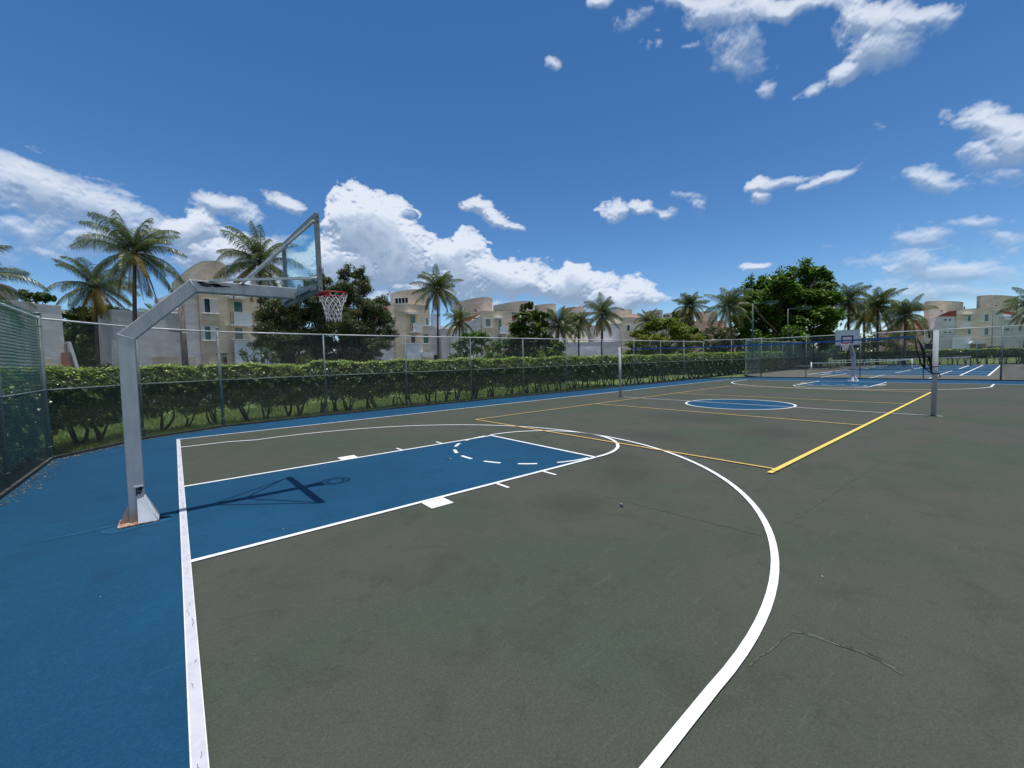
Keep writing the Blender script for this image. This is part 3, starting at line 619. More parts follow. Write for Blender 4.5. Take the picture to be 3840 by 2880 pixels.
def hoop_net(cx, cy, cz, r0, r1, h, m, parent, n=12, cord=.0042, seed=3):
    rg = random.Random(seed); b = MB(); rows = 7
    zs = [0, .16, .32, .47, .62, .78, .95]; prof = lambda t: r1+(r0-r1)*(1-t)**1.7
    nodes = []
    for k in range(rows):
        t = zs[k]; R_ = prof(t); nodes.append([(cx+(R_+rg.uniform(-.008, .008))*math.cos(2*math.pi*(i+.5*(k % 2))/n), cy+(R_+rg.uniform(-.008, .008))*math.sin(2*math.pi*(i+.5*(k % 2))/n), cz-h*t+rg.uniform(-.008, .008)) for i in range(n)])
    for k in range(rows-1):
        for i in range(n):
            p = nodes[k][i]; js = (i, (i-1) % n) if k % 2 == 0 else (i, (i+1) % n)
            for j in js:
                q = nodes[k+1][j]; mdp = [(p[c]+q[c])/2 for c in range(3)]; mdp[2] -= .012
                b.tube([p, mdp, q], cord, 5, False)
    for i in range(n):
        p = nodes[-1][i]; b.tube([p, (p[0], p[1], p[2]-h*.05)], cord*1.1, 5)
    return b.build('net', m, parent, True)
hoop_net(RC[0], RC[1], RC[2]-.006, RR-.004, .115, .47, M['cord'], rim, cord=.0066)

# ------------------------------------------------------------------ far basketball hoop
fh = empty('basketball_hoop', (36.95, .05, 0)); tag(fh, 'white basketball hoop with bent pale pole and painted square in front of the far fence', 'basketball hoop', 'basketball hoops at the two ends of the court')
FI = Matrix.Translation((-36.95, -.05, 0))
def fp(o): o.matrix_parent_inverse = FI; return o
b = MB(); b.bar((36.95, .05, .02), (36.93, .05, 1.88), .20, .20); fp(b.build('pole', M['pole_white'], fh))
b = MB(); b.bar((36.93, .05, 1.80), (35.98, .12, 2.86), .19, .19); fp(b.build('arm', M['pole_white'], fh))
b = MB(); b.box(36.68, 37.22, -.24, .34, .005, .03); fp(b.build('base_plate', M['gusset'], fh))
b = MB()
for sx, sy in ((-1, 0), (1, 0), (0, -1), (0, 1)):
    b.extrude([(36.95+sx*.09-sy*.05, .05+sy*.09-sx*.05, .36), (36.95+sx*.26-sy*.09, .05+sy*.28-sx*.09, .03), (36.95+sx*.26+sy*.09, .05+sy*.28+sx*.09, .03), (36.95+sx*.09+sy*.05, .05+sy*.09+sx*.05, .36)], (sx*.01, sy*.01, 0))
fp(b.build('gusset', M['gusset'], fh))
fb = empty('backboard'); fb.parent = fh; fp(fb)
M['board_white'] = simple('grey_white_board', (.50, .55, .60), .5, 0, .06, 6); M['navy'] = simple('navy_square_paint', (.012, .010, .05), .6); M['pink'] = simple('pink_faded_paint', (.62, .52, .60), .6)
b = MB(); b.box(35.83, 35.90, -.47, .86, 2.53, 3.58); b.build('board_panel', M['board_white'], fb)
b = MB()
for (y0, y1, z0, z1) in ((.44, .52, 2.66, 3.19), (-.14, -.06, 2.66, 3.19), (-.058, .438, 3.11, 3.19), (-.058, .438, 2.66, 2.72)): b.box(35.824, 35.829, y0, y1, z0, z1)
b.build('target_square', M['navy'], fb); b = MB(); b.box(35.8245, 35.8285, -.055, .435, 2.725, 3.105); b.build('target_centre', M['pink'], fb)
b = MB()
for t in range(4): y0, y1, z0, z1 = ((-.47, -.44, 2.53, 3.58), (.83, .86, 2.53, 3.58), (-.439, .829, 3.55, 3.58), (-.439, .829, 2.53, 2.56))[t]; b.box(35.815, 35.829, y0, y1, z0, z1)
b.build('board_frame', M['pole_white'], fb)
frm = empty('rim'); frm.parent = fh; fp(frm)
b = MB(); b.tube([(35.50+.25*math.cos(t), .22+.25*math.sin(t), 2.66) for t in np.linspace(0, 2*math.pi, 33)], .012, 6, False); b.box(35.74, 35.82, .14, .30, 2.60, 2.68); b.build('rim_ring', M['rim'], frm, True)
hoop_net(35.50, .22, 2.65, .245, .13, .50, M['cord'], frm, cord=.008, seed=9)

# ------------------------------------------------------------------ volleyball net
def vb_post(y, h, label):
    o = empty('volleyball_post', (CCX, y, 0)); tag(o, label, 'post', 'volleyball net posts')
    I = Matrix.Translation((-CCX, -y, 0))
    b = MB(); b.tube([(CCX, y, -.02), (CCX, y, h)], .064, 20); q = b.build('pole', M['pole_white'], o, True); q.matrix_parent_inverse = I
    b = MB(); b.tube([(CCX, y, h), (CCX, y, h+.012), (CCX, y, h+.02)], [.066, .066, .03], 20); q = b.build('cap', M['frame'], o, True); q.matrix_parent_inverse = I
    b = MB(); b.tube([(CCX, y, 0.0), (CCX, y, .035)], [.075, .066], 20); q = b.build('sleeve', M['primer'], o, True); q.matrix_parent_inverse = I
    return o
vb_post(5.975, 2.63, 'slim pale grey volleyball post farther away, by the fence side of the court')
vb_post(-5.70, 2.66, 'pale grey volleyball post nearer the camera with black straps tied round it')
vn = empty('volleyball_net', (CCX, 0, 0)); tag(vn, 'sagging volleyball net with blue top tape strung between two pale posts', 'net')
VI = Matrix.Translation((-CCX, 0, 0))
def vp(o): o.matrix_parent_inverse = VI; return o
ys = np.linspace(5.28, -5.22, 40)
def ztop(y): t = (y-5.28)/(-10.5); return 2.51-.065*4*t*(1-t)*1.0+(-.02)*t
def zbot(y): t = (y-5.28)/(-10.5); return 1.48+.02*math.sin(t*6)
b = MB()
for y0, y1 in zip(ys[:-1], ys[1:]):
    b.raw([(CCX-.004, y0, ztop(y0)-.028), (CCX-.004, y1, ztop(y1)-.028), (CCX-.004, y1, ztop(y1)+.028), (CCX-.004, y0, ztop(y0)+.028), (CCX+.004, y0, ztop(y0)-.028), (CCX+.004, y1, ztop(y1)-.028), (CCX+.004, y1, ztop(y1)+.028), (CCX+.004, y0, ztop(y0)+.028)], [(0, 1, 2, 3), (7, 6, 5, 4), (3, 2, 6, 7), (0, 4, 5, 1)])
vp(b.build('top_tape', M['tape'], vn))
b = MB(); b.tube([(CCX, y, zbot(y)) for y in ys], .010, 6); vp(b.build('bottom_cord', M['black'], vn))
b = MB()
for k in range(1, 9): b.tube([(CCX, y, zbot(y)+(ztop(y)-zbot(y))*k/9) for y in ys[::2]], .0009, 3, False)
for y in np.arange(5.25, -5.2, -.11): b.tube([(CCX, y, zbot(y)), (CCX, y+.01, ztop(y)-.028)], .0009, 3, False)
vp(b.build('netting', M['black'], vn))
b = MB(); b.tube([(CCX, 5.28, 2.51), (CCX, 5.55, 2.56), (CCX, 5.93, 2.60)], .010, 6); vp(b.build('tie_rope', M['cord'], vn))
b = MB(); b.tube([(CCX, 5.90, 2.60), (CCX-.02, 5.84, 2.50), (CCX, 5.86, 2.36), (CCX-.01, 5.82, 2.30)], .018, 6); vp(b.build('tie_strap', M['black'], vn))
def q3(a, c, x=CCX): p = at(3300+a/3.95, 1180+c/3.95, 1.0)-C; t = (x-CX)/p[0]; return C+p*t
b = MB(); b.tube([q3(522, 335), q3(530, 440), q3(560, 590), q3(610, 720), q3(655, 800)], .019, 6)
b.tube([q3(548, 340), q3(600, 440), q3(640, 520), q3(655, 620), q3(658, 800)], [.02, .03, .042, .036, .024], 6)
b.tube([q3(522, 488), q3(580, 492), q3(628, 515)], .012, 6); b.tube([q3(575, 640), q3(640, 628), q3(700, 632), q3(740, 610)], .010, 6)
vp(b.build('side_band', M['black'], vn, True))
b = MB()
b.tube([q3(550, 320), q3(620, 295), q3(715, 250), q3(795, 240)], .012, 6); b.tube([q3(722, 255), q3(728, 300), q3(735, 345)], .022, 6); b.tube([q3(722, 262), q3(770, 270), q3(775, 300)], .016, 6)
b.tube([q3(778, 300), q3(770, 375), q3(735, 430), q3(700, 440), q3(650, 420)], .014, 6)
b.tube([q3(735, 580), q3(742, 640), q3(755, 700), q3(760, 800), q3(775, 870)], [.055, .045, .034, .042, .028], 7)
b.tube([q3(655, 800), q3(720, 795), q3(770, 780), q3(850, 770)], .016, 6); b.tube([q3(670, 805), q3(740, 850), q3(785, 885), q3(850, 860), q3(880, 875), q3(890, 930)], .017, 6)
b.tube([q3(715, 600), q3(710, 660), q3(740, 720), q3(715, 760)], .014, 6)
for v_ in (770, 868):
    pc = q3(820, v_); b.tube([(CCX+.072*math.cos(t), -5.70+.072*math.sin(t), pc[2]) for t in np.linspace(0, 2*math.pi, 17)], .016, 6, False)
vp(b.build('tangled_strap', M['black'], vn, True))
# ------------------------------------------------------------------ vegetation
M['hedge_lit_new'] = leaf_mat('hedge_sunlit_new_leaves', (.11, .18, .018), (.26, .36, .035), (.42, .50, .11), .3, .38)  # lighter colour paints sunlight on hedge tops; the loose shoots share it
def rand_dirs(n, rg): v = rg.normal(size=(n, 3)); return v/np.linalg.norm(v, axis=1)[:, None]
def leaves(cen, L, Wd, rg, up=.6, droop=0.0, normals=None, fold=False):
    """diamond leaves around the centres; up biases the blades to lie flat"""
    n = len(cen); L = np.broadcast_to(np.asarray(L, float), (n,)); Wd = np.broadcast_to(np.asarray(Wd, float), (n,))
    N = rand_dirs(n, rg); N[:, 2] = np.abs(N[:, 2]); N[:, 2] += up
    if normals is not None: N += normals
    N /= np.linalg.norm(N, axis=1)[:, None]
    T = rand_dirs(n, rg); T -= N*np.sum(T*N, axis=1)[:, None]; T /= np.linalg.norm(T, axis=1)[:, None]; T[:, 2] -= droop; T /= np.linalg.norm(T, axis=1)[:, None]
    Bv = np.cross(N, T); Bv /= np.linalg.norm(Bv, axis=1)[:, None]
    a = cen-T*L[:, None]/2; c_ = cen+T*L[:, None]/2; m = cen-T*L[:, None]*.05
    return np.stack([a, m+Bv*Wd[:, None]/2, c_, m-Bv*Wd[:, None]/2], 1)
def limb(b, p, q, r0, r1, rg, bend=.12, n=5, sides=7):
    p, q = np.array(p, float), np.array(q, float); L = np.linalg.norm(q-p); t = np.linspace(0, 1, n)[:, None]
    off = rg.normal(size=3)*L*bend; P = p+(q-p)*t+np.sin(t*math.pi)*off
    b.tube(P, np.linspace(r0, r1, n), sides); return P
def hedge(name, label, pts, y_th, z0, z1, seed, leaf=(.085, .05), dens=900, mat='hedge', stems=True, lump=.07, group='clipped hedges around the courts', gap=None):
    """clipped hedge along a ground polyline; y_th thickness to the left of the direction of travel"""
    rg = np.random.RandomState(seed); root = empty(name, (pts[0][0], pts[0][1], 0)); tag(root, label, 'hedge', group); I = root.matrix_basis.inverted(); V = []; VN = []; sb = MB()
    for p, q in zip(pts[:-1], pts[1:]):
        p, q = np.array(p, float), np.array(q, float); L = np.hypot(*(q-p)); e = (q-p)/L; nn = np.array([-e[1], e[0]])
        area = L*((z1-z0)*1.2+y_th); n = int(area*dens*2.7); s = rg.rand(n)*L; kind = rg.rand(n)
        yy = np.where(kind < .60, np.abs(rg.normal(0, .09, n)), rg.rand(n)*y_th); top = z1+.05*np.sin(s*1.7+seed)+.03*np.sin(s*5.1)
        zz = np.where(kind < .60, z0+(top-z0)*rg.rand(n)**.8, np.where(kind < .80, top-np.abs(rg.normal(0, .05, n)), z0+(top-z0)*rg.rand(n)))
        sh = np.clip((zz-(z1-.50))/.50, 0, 1.1); yy = yy*(1-.40*sh)+.50*sh**1.5
        yy = yy+lump*(np.sin(s*6.1+seed)*np.sin(zz*7.3+1.3*np.sin(s*2.3))+.8*np.sin(s*13.7+2)*np.sin(zz*17+np.sin(s*5)*2))
        # ragged underside: foliage reaches lower near each stem
        low = z0+.13*np.sin(s*2.1+seed)+.12*np.sin(s*5.7)-.06; k = zz > low; 
        thin = rg.rand(n) < np.clip((zz-low)/.22, .25, 1); k &= thin; s, yy, zz, sh = s[k], yy[k], zz[k], sh[k]
        cen = np.c_[p[0]+e[0]*s+nn[0]*yy, p[1]+e[1]*s+nn[1]*yy, zz]; sz = rg.uniform(.7, 1.3, len(s))
        nb = np.zeros_like(cen); fr_ = yy < .2; nb[fr_] = np.array([-nn[0], -nn[1], 0])*.35; nb[:, 2] += 1.5*np.clip(sh, 0, 1)
        V.append(leaves(cen, leaf[0]*sz, leaf[1]*sz, rg, .45, .15, nb))
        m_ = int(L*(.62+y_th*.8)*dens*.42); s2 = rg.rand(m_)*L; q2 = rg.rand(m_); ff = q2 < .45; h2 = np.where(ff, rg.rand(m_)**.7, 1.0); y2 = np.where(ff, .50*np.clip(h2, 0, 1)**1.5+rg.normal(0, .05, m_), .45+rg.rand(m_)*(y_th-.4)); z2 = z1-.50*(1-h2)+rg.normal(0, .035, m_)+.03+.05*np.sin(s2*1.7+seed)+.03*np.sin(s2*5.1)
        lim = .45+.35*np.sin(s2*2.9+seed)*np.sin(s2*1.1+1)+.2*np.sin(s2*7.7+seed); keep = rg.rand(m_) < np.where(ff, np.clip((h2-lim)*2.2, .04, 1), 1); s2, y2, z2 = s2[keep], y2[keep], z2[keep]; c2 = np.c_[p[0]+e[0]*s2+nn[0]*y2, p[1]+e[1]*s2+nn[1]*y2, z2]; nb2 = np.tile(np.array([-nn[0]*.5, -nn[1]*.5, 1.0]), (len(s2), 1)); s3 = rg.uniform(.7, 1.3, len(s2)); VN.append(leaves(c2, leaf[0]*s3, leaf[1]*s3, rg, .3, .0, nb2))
        ns = int(L/.62); ns_k = int(L*10)
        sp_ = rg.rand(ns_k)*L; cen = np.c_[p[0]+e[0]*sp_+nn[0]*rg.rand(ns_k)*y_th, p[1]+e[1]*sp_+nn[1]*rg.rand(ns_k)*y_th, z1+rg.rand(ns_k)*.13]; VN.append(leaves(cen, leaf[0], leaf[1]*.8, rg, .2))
        if stems:
            for i in range(ns):
                s_ = (i+.5+rg.uniform(-.3, .3))*L/ns; base = np.array([p[0]+e[0]*s_+nn[0]*y_th*.45, p[1]+e[1]*s_+nn[1]*y_th*.45, -.06])
                for k_ in range(rg.randint(2, 5)):
                    a = rg.uniform(0, 6.28); tp_ = base+np.array([e[0]*math.cos(a)*.28+nn[0]*math.sin(a)*.3, e[1]*math.cos(a)*.28+nn[1]*math.sin(a)*.3, z0+.25+rg.uniform(.0, .45)])
                    bs_ = base+np.array([e[0], e[1], 0])*rg.uniform(-.09, .09); limb(sb, bs_, tp_, rg.uniform(.026, .065), .012, rg, .10, 5, 6)
    f = quads('foliage', np.concatenate(V), M[mat], root); f.matrix_parent_inverse = I
    f = quads('sunlit_top_leaves', np.concatenate(VN), M['hedge_lit_new'], root); f.matrix_parent_inverse = I  # leaf layer on top and shoulder, with sunlight put into its colour
    if stems: f = sb.build('stem', M['bark_dark'], root, True); f['kind'] = 'stuff'; f.matrix_parent_inverse = I
    return root
hedge('hedge', 'clipped hedge behind the green netted fence at the left edge of the photo', [(-2.62, -1.5), (-2.66, 7.6)], 1.2, .02, 2.04, 11, (.10, .06), 1300)
hedge('hedge', 'clipped hedge rounding the near left corner behind the tall hoop pole, bare stems over grass', [(-2.8, 7.6), (-1.30, 10.1), (.9, 11.2), (4.6, 11.45)], .95, .46, 2.10, 12, (.085, .05), 1250)
hedge('hedge', 'long clipped hedge behind the sideline fence, left part with bright leafy top', [(4.6, 11.45), (21, 11.50)], 1.0, .46, 2.16, 13, (.085, .052), 1000)
hedge('hedge', 'long clipped hedge behind the sideline fence, far part beyond the slim volleyball post', [(21, 11.50), (37.5, 11.50)], 1.05, .46, 2.16, 14, (.12, .075), 560)
hedge('hedge', 'hedge behind the teal windscreen along the side of the tennis court', [(37.5, 11.5), (47, 12.0), (81, 12.3)], 1.1, .25, 2.25, 15, (.16, .10), 300, 'hedge')
hedge('hedge', 'low dark hedge with grassy gaps at the far end of the tennis court', [(83.2, 12.0), (83.2, -44)], 1.2, .85, 1.98, 16, (.26, .16), 110, 'hedge_far')
# unclipped spray on top of the hedge
def sprig(x, y, z, h, seed, label):
    rg = np.random.RandomState(seed); root = empty('hedge_shoot', (x, y, z)); tag(root, label, 'shoot', 'shoots sticking out of the hedge'); b = MB(); V = []
    for k in range(4):
        a = rg.uniform(0, 6.28); q = np.array([x+.18*math.cos(a), y+.18*math.sin(a), z+h*rg.uniform(.6, 1)]); P = limb(b, (x, y, z-.3), q, .008, .003, rg, .1, 6, 4)
        cc = np.repeat(P[1:], 9, 0)+rg.normal(size=(9*(len(P)-1), 3))*.07; V.append(leaves(cc, .09, .055, rg, .5))
    I = root.matrix_basis.inverted(); o = b.build('stem', M['bark_dark'], root); o.matrix_parent_inverse = I; o = quads('foliage', np.concatenate(V), M['hedge_lit_new'], root); o.matrix_parent_inverse = I
def onY(u, v, y): d = ray(u, v); return C+d*(y-CY)/d[1]
p = onY(2030, 1345, 11.9); sprig(p[0], p[1], 2.1, .55, 31, 'leafy shoot sticking up from the hedge in front of the broad leaved tree')
p = onY(2113, 1340, 11.9); sprig(p[0], p[1], 2.1, .38, 32, 'small shoot sticking up from the hedge below the leaning palm')

# grass blades and leaf litter near the fence
rg = np.random.RandomState(5); n = 52000
xx = rg.uniform(-4, 26, n); yy = 10.8+rg.rand(n)**1.3*6.5; k = ~((xx < 1.5) & (yy < 10.9)); xx, yy = xx[k], yy[k]
n2_ = 9000; xx = np.r_[xx, rg.uniform(-3.8, 1.4, n2_)]; yy = np.r_[yy, rg.uniform(8.3, 11, n2_)]
inside = (xx > -2.4) & (yy < np.interp(xx, [-2.4, -.83, 1.21, 4.76, 8.35], [7.04, 9.1, 10.19, 10.62, 10.7])+.12); xx, yy = xx[~inside], yy[~inside]
cen = np.c_[xx, yy, np.full(len(xx), -.03)]; hgt = rg.uniform(.05, .13, len(xx)); a = rg.uniform(0, 6.28, len(xx)); tilt = rg.normal(0, .04, (len(xx), 2))
dxy = np.c_[np.cos(a), np.sin(a), np.zeros(len(xx))]*.007
tip = cen+np.c_[tilt, hgt]
go = quads('grass', np.stack([cen-dxy, cen+dxy, tip+dxy*.2, tip-dxy*.2], 1), leaf_mat('grass_blades', (.055, .095, .012), (.13, .18, .022), None, .35)); tag(go, 'bright green lawn grass growing under the hedge beyond the fence', 'grass', kind='stuff')
n = 1000; t = rg.rand(n); fx = np.interp(t, [0, .35, .7, 1], [-2.30, -2.30, -.7, 1.5]); fy = np.interp(t, [0, .35, .7, 1], [2.5, 6.9, 9.0, 10.1]); dd = np.abs(rg.normal(0, .13, n))
nx_ = np.interp(t, [0, .35, .36, 1], [1, 1, .75, .5]); ny_ = np.interp(t, [0, .35, .36, 1], [0, 0, -.65, -.85])
cen = np.c_[fx+nx_*dd, fy+ny_*dd, np.full(n, .016)+rg.rand(n)*.02]
lo_ = quads('leaf_litter', leaves(cen, rg.uniform(.02, .07, n), rg.uniform(.008, .02, n), rg, 1.5), leaf_mat('dry_litter', (.06, .045, .02), (.22, .19, .07), (.3, .32, .12), .1)); tag(lo_, 'dry leaves and grass clippings blown along the foot of the fence on the blue paint', 'leaf litter', kind='stuff')

# trees -----------------------------------------------------------
def blob_tree(name, label, base, clumps, leaf, mat, trunk_r, seed, per=700, group='trees beyond the hedge', bark='bark', up=.5, droop=.0, forks=None, spikes=0, cat='tree', flat=.75):
    """clumps: (x, y, z, radius) leaf clusters; limbs run from the trunk to every cluster"""
    rg = np.random.RandomState(seed); root = empty(name, (base[0], base[1], 0)); tag(root, label, cat, group); I = root.matrix_basis.inverted(); b = MB(); V = []
    base = np.array([base[0], base[1], -.06]); cl = np.array(clumps, float); cz = cl[:, :3].mean(0)
    fk = np.array([base[0]+(cz[0]-base[0])*.4, base[1]+(cz[1]-base[1])*.4, max(.5, (forks if forks else cl[:, 2].min()*.6))]); limb(b, base, fk, trunk_r, trunk_r*.7, rg, .04, 5, 8)
    for (x, y, z, r) in cl:
        mid_ = fk+(np.array([x, y, z])-fk)*.5+rg.normal(size=3)*r*.15; P = limb(b, fk, (x, y, z), trunk_r*.45, .02, rg, .10, 6, 6)
        for _ in range(3): limb(b, P[rg.randint(2, 5)], np.array([x, y, z])+rand_dirs(1, rg)[0]*r*.8, trunk_r*.15, .01, rg, .1, 4, 5)
        # sub-clusters give an uneven outline
        k = max(5, int(7*1)); sub = rand_dirs(k*3, rg); sub[:, 2] *= flat; sub = np.array([x, y, z])+sub*r*rg.uniform(.45, 1.0, (k*3, 1)); sr = rg.uniform(.26, .50, k*3)*r
        m = int(per*2.6*(r**2)/(k*3)); 
        for c0, rr in zip(sub, sr):
            q = rand_dirs(m, rg)*(rg.rand(m, 1)**.45)*rr; q[:, 2] *= .7; cc = c0+q; V.append(leaves(cc, leaf[0]*rg.uniform(.7, 1.3, m), leaf[1]*rg.uniform(.7, 1.3, m), rg, up, droop, q/rr*.5))
    for _ in range(spikes):
        x, y, z, r = cl[rg.randint(len(cl))]; d = rand_dirs(1, rg)[0]; d[2] = abs(d[2])+.6; d = unit(d); p0 = np.array([x, y, z])+d*r*.6; p1 = p0+d*r*rg.uniform(.5, .95)
        P = limb(b, p0, p1, .015, .006, rg, .08, 8, 4); m = 12; cc = np.repeat(P, m, 0)+rg.normal(size=(m*len(P), 3))*leaf[0]*.6; V.append(leaves(cc, leaf[0], leaf[1], rg, .2, .3))
    o = b.build('trunk', M[bark], root, True); o.matrix_parent_inverse = I
    o = quads('crown', np.concatenate(V), M[mat], root); o.matrix_parent_inverse = I; return root
def cl_px(lst, depth, spread, seed):
    """cluster list from bearings (u, v, radius in px) at a depth, each pushed a little nearer or farther"""
    rg = np.random.RandomState(seed); out = []
    for (u, v, r) in lst:
        d = depth+rg.uniform(-spread, spread); p = at(u, v, d); out.append((p[0], p[1], p[2], r/FPX*d))
    return out
def gp(u, depth, v=1345): p = at(u, v, depth); return (p[0], p[1])
blob_tree('feathery_tree', 'dark feathery tree behind the near backboard, left of its twin', gp(1075, 31), cl_px([(1010,1180,48),(1075,1150,60),(1120,1190,60),(1020,1260,62),(1090,1270,70),(1150,1260,50),(1040,1330,55),(1110,1335,60),(1180,1080,40),(1210,1050,30),(1160,1120,45),(1000,1130,28),(985,1230,40),(980,1290,38),(1060,1370,50),(1150,1370,50),(1050,1210,60)], 31, 1.2, 41), (.17, .055), 'leaf_olive', .17, 41, 1500, spikes=16, droop=.5, up=.1)
blob_tree('feathery_tree', 'tall dark feathery tree with spiky top right of the near hoop net', gp(1310, 33), cl_px([(1290,1090,55),(1350,1080,50),(1250,1130,60),(1330,1150,75),(1400,1150,55),(1230,1210,65),(1310,1230,80),(1400,1230,65),(1260,1310,70),(1340,1320,70),(1410,1300,50),(1300,1030,32),(1440,1190,40),(1350,1030,28),(1190,1290,55),(1450,1250,38),(1180,1170,45),(1220,1350,60),(1300,1370,60),(1380,1370,50)], 33, 1.5, 42), (.17, .055), 'leaf_olive', .2, 42, 1500, spikes=30, droop=.5, up=.1)
blob_tree('grey_shrub', 'sparse grey green shrub against the pale terrace wall', gp(985, 20), cl_px([(925,1345,22),(960,1320,20),(1000,1340,28),(1040,1360,28),(975,1365,25),(1010,1390,26)], 20, .4, 43), (.13, .075), 'leaf_grey', .03, 43, 300, cat='shrub', spikes=7, forks=1.0, group='shrubs beyond the hedge')
blob_tree('broadleaf_tree', 'pyramid shaped broad leaved tree in front of the houses, left of the slim post', gp(1985, 42), cl_px([(1990,1145,18),(1965,1190,32),(2010,1185,30),(1945,1230,35),(1995,1240,45),(2040,1215,22),(2045,1180,15),(1930,1280,38),(1985,1290,48),(2050,1280,38),(1915,1330,38),(1975,1340,45),(2040,1330,40),(2090,1340,32),(2100,1300,26),(1905,1290,25),(1960,1155,16)], 42, 1.0, 44), (.34, .22), 'leaf_broad', .18, 44, 330, up=.4)
blob_tree('acacia_tree', 'yellow green spreading acacia tree between two palms', gp(2480, 50), cl_px([(2400,1255,38),(2450,1225,40),(2500,1215,42),(2550,1235,42),(2590,1265,35),(2380,1290,35),(2440,1275,45),(2510,1270,50),(2575,1290,40),(2370,1320,28),(2430,1315,40),(2500,1315,45),(2570,1320,38),(2465,1205,22),(2620,1290,20)], 50, 2.0, 45), (.26, .10), 'leaf_yellow', .22, 45, 480, flat=.4, forks=2.5, spikes=10)
blob_tree('shade_tree', 'big spreading leafy tree towering over the tennis floodlights', gp(2960, 60), cl_px([(2830,1090,48),(2880,1075,50),(2940,1060,55),(3000,1040,50),(3060,1030,42),(3100,1065,42),(2800,1130,42),(2860,1140,65),(2930,1130,75),(3010,1115,75),(3080,1110,60),(3125,1120,35),(2790,1190,48),(2850,1210,70),(2930,1210,80),(3010,1200,80),(3090,1180,62),(3130,1190,34),(2800,1250,50),(2870,1275,65),(2950,1280,70),(3030,1270,70),(3100,1250,48),(3020,1010,20),(3075,1010,18)], 60, 4.0, 46), (.50, .24), 'leaf_green', .5, 46, 170, forks=3.2, spikes=14, up=.7)
blob_tree('dark_tree', 'small dark tree behind the acacia and beneath a palm crown', gp(2560, 66), cl_px([(2540,1180,22),(2570,1170,24),(2530,1210,24),(2575,1210,30),(2600,1240,24),(2545,1245,24)], 66, 1.5, 47), (.42, .26), 'leaf_dark', .2, 47, 190)
blob_tree('scrub_tree', 'brownish scrubby tree between the acacia and the big leafy tree', gp(2690, 58), cl_px([(2640,1265,32),(2680,1245,32),(2720,1260,36),(2660,1300,36),(2710,1305,38),(2755,1290,30)], 58, 2, 48), (.30, .12), 'leaf_olive', .2, 48, 300)
blob_tree('round_bush', 'big round green bush in front of the houses, left of the pyramid tree', gp(1785, 38), cl_px([(1720,1300,32),(1760,1270,35),(1805,1265,35),(1850,1300,35),(1730,1345,35),(1785,1330,48),(1845,1345,38),(1700,1340,22),(1890,1360,22),(1790,1255,22)], 38, 1.2, 49), (.24, .12), 'leaf_green', .12, 49, 420, cat='bush', group='shrubs beyond the hedge')
blob_tree('woodland_tree', 'dark leafy tree mass at the far left behind the brick stairway', gp(370, 62), cl_px([(265,1200,45),(320,1190,45),(380,1195,50),(430,1185,38),(460,1180,28),(260,1260,60),(340,1260,70),(420,1250,60),(280,1330,60),(360,1330,65),(440,1310,50),(400,1160,24),(300,1165,18)], 62, 3, 50), (.46, .26), 'leaf_dark', .4, 50, 260)
blob_tree('woodland_tree', 'dark tree top peeping over the grey house at the left edge', gp(130, 60), cl_px([(90,1105,22),(125,1110,24),(160,1115,24),(190,1118,18),(110,1140,22)], 60, 2, 51), (.42, .24), 'leaf_dark', .3, 51, 240)
blob_tree('round_bush', 'clipped light green bush beyond the hedge, left of the tall hoop pole', gp(400, 36), cl_px([(395,1375,22),(415,1380,20),(375,1385,16)], 36, .5, 52), (.12, .07), 'hedge', .05, 52, 900, cat='bush', group='shrubs beyond the hedge')
blob_tree('round_bush', 'small round bush in front of the garage recess of the nearest house', gp(755, 30), cl_px([(745,1385,20),(765,1380,18),(730,1392,16)], 30, .4, 53), (.12, .07), 'hedge', .05, 53, 900, cat='bush', group='shrubs beyond the hedge')
blob_tree('screw_pine', 'spiky yellow green pandanus shrub behind the far volleyball net', gp(3375, 66), cl_px([(3330,1275,24),(3375,1255,28),(3420,1270,24),(3350,1305,26),(3400,1305,26)], 66, 1.2, 54), (.9, .12), 'leaf_yellow', .15, 54, 60, up=.2, droop=.6, cat='shrub', group='shrubs beyond the hedge')
blob_tree('screw_pine', 'spiky yellow green shrub left of the far white backboard', gp(3105, 68), cl_px([(3075,1255,22),(3110,1245,22),(3130,1275,20),(3085,1285,20)], 68, 1.2, 55), (.9, .12), 'leaf_yellow', .15, 55, 60, up=.2, droop=.6, cat='shrub', group='shrubs beyond the hedge')
bb_ = blob_tree('shrubbery', 'dark bushes filling the gap behind the teal windscreen', gp(2850, 78), cl_px([(2560,1345,30),(2640,1325,30),(2700,1330,30),(2780,1330,34),(2860,1330,34),(2940,1325,34),(3020,1320,32),(3090,1320,30),(3160,1300,28),(3230,1290,26),(3290,1285,24),(3470,1320,16)], 78, 3, 56), (.5, .3), 'leaf_dark', .1, 56, 150, cat='bushes', group=None); bb_['kind'] = 'stuff'
blob_tree('round_bush', 'dark low shrub by the fence side of the tall house, behind the second fence post', gp(2170, 44), cl_px([(2140,1350,22),(2180,1345,22),(2220,1350,18)], 44, .8, 57), (.2, .12), 'leaf_dark', .06, 57, 420, cat='bush', group='shrubs beyond the hedge')
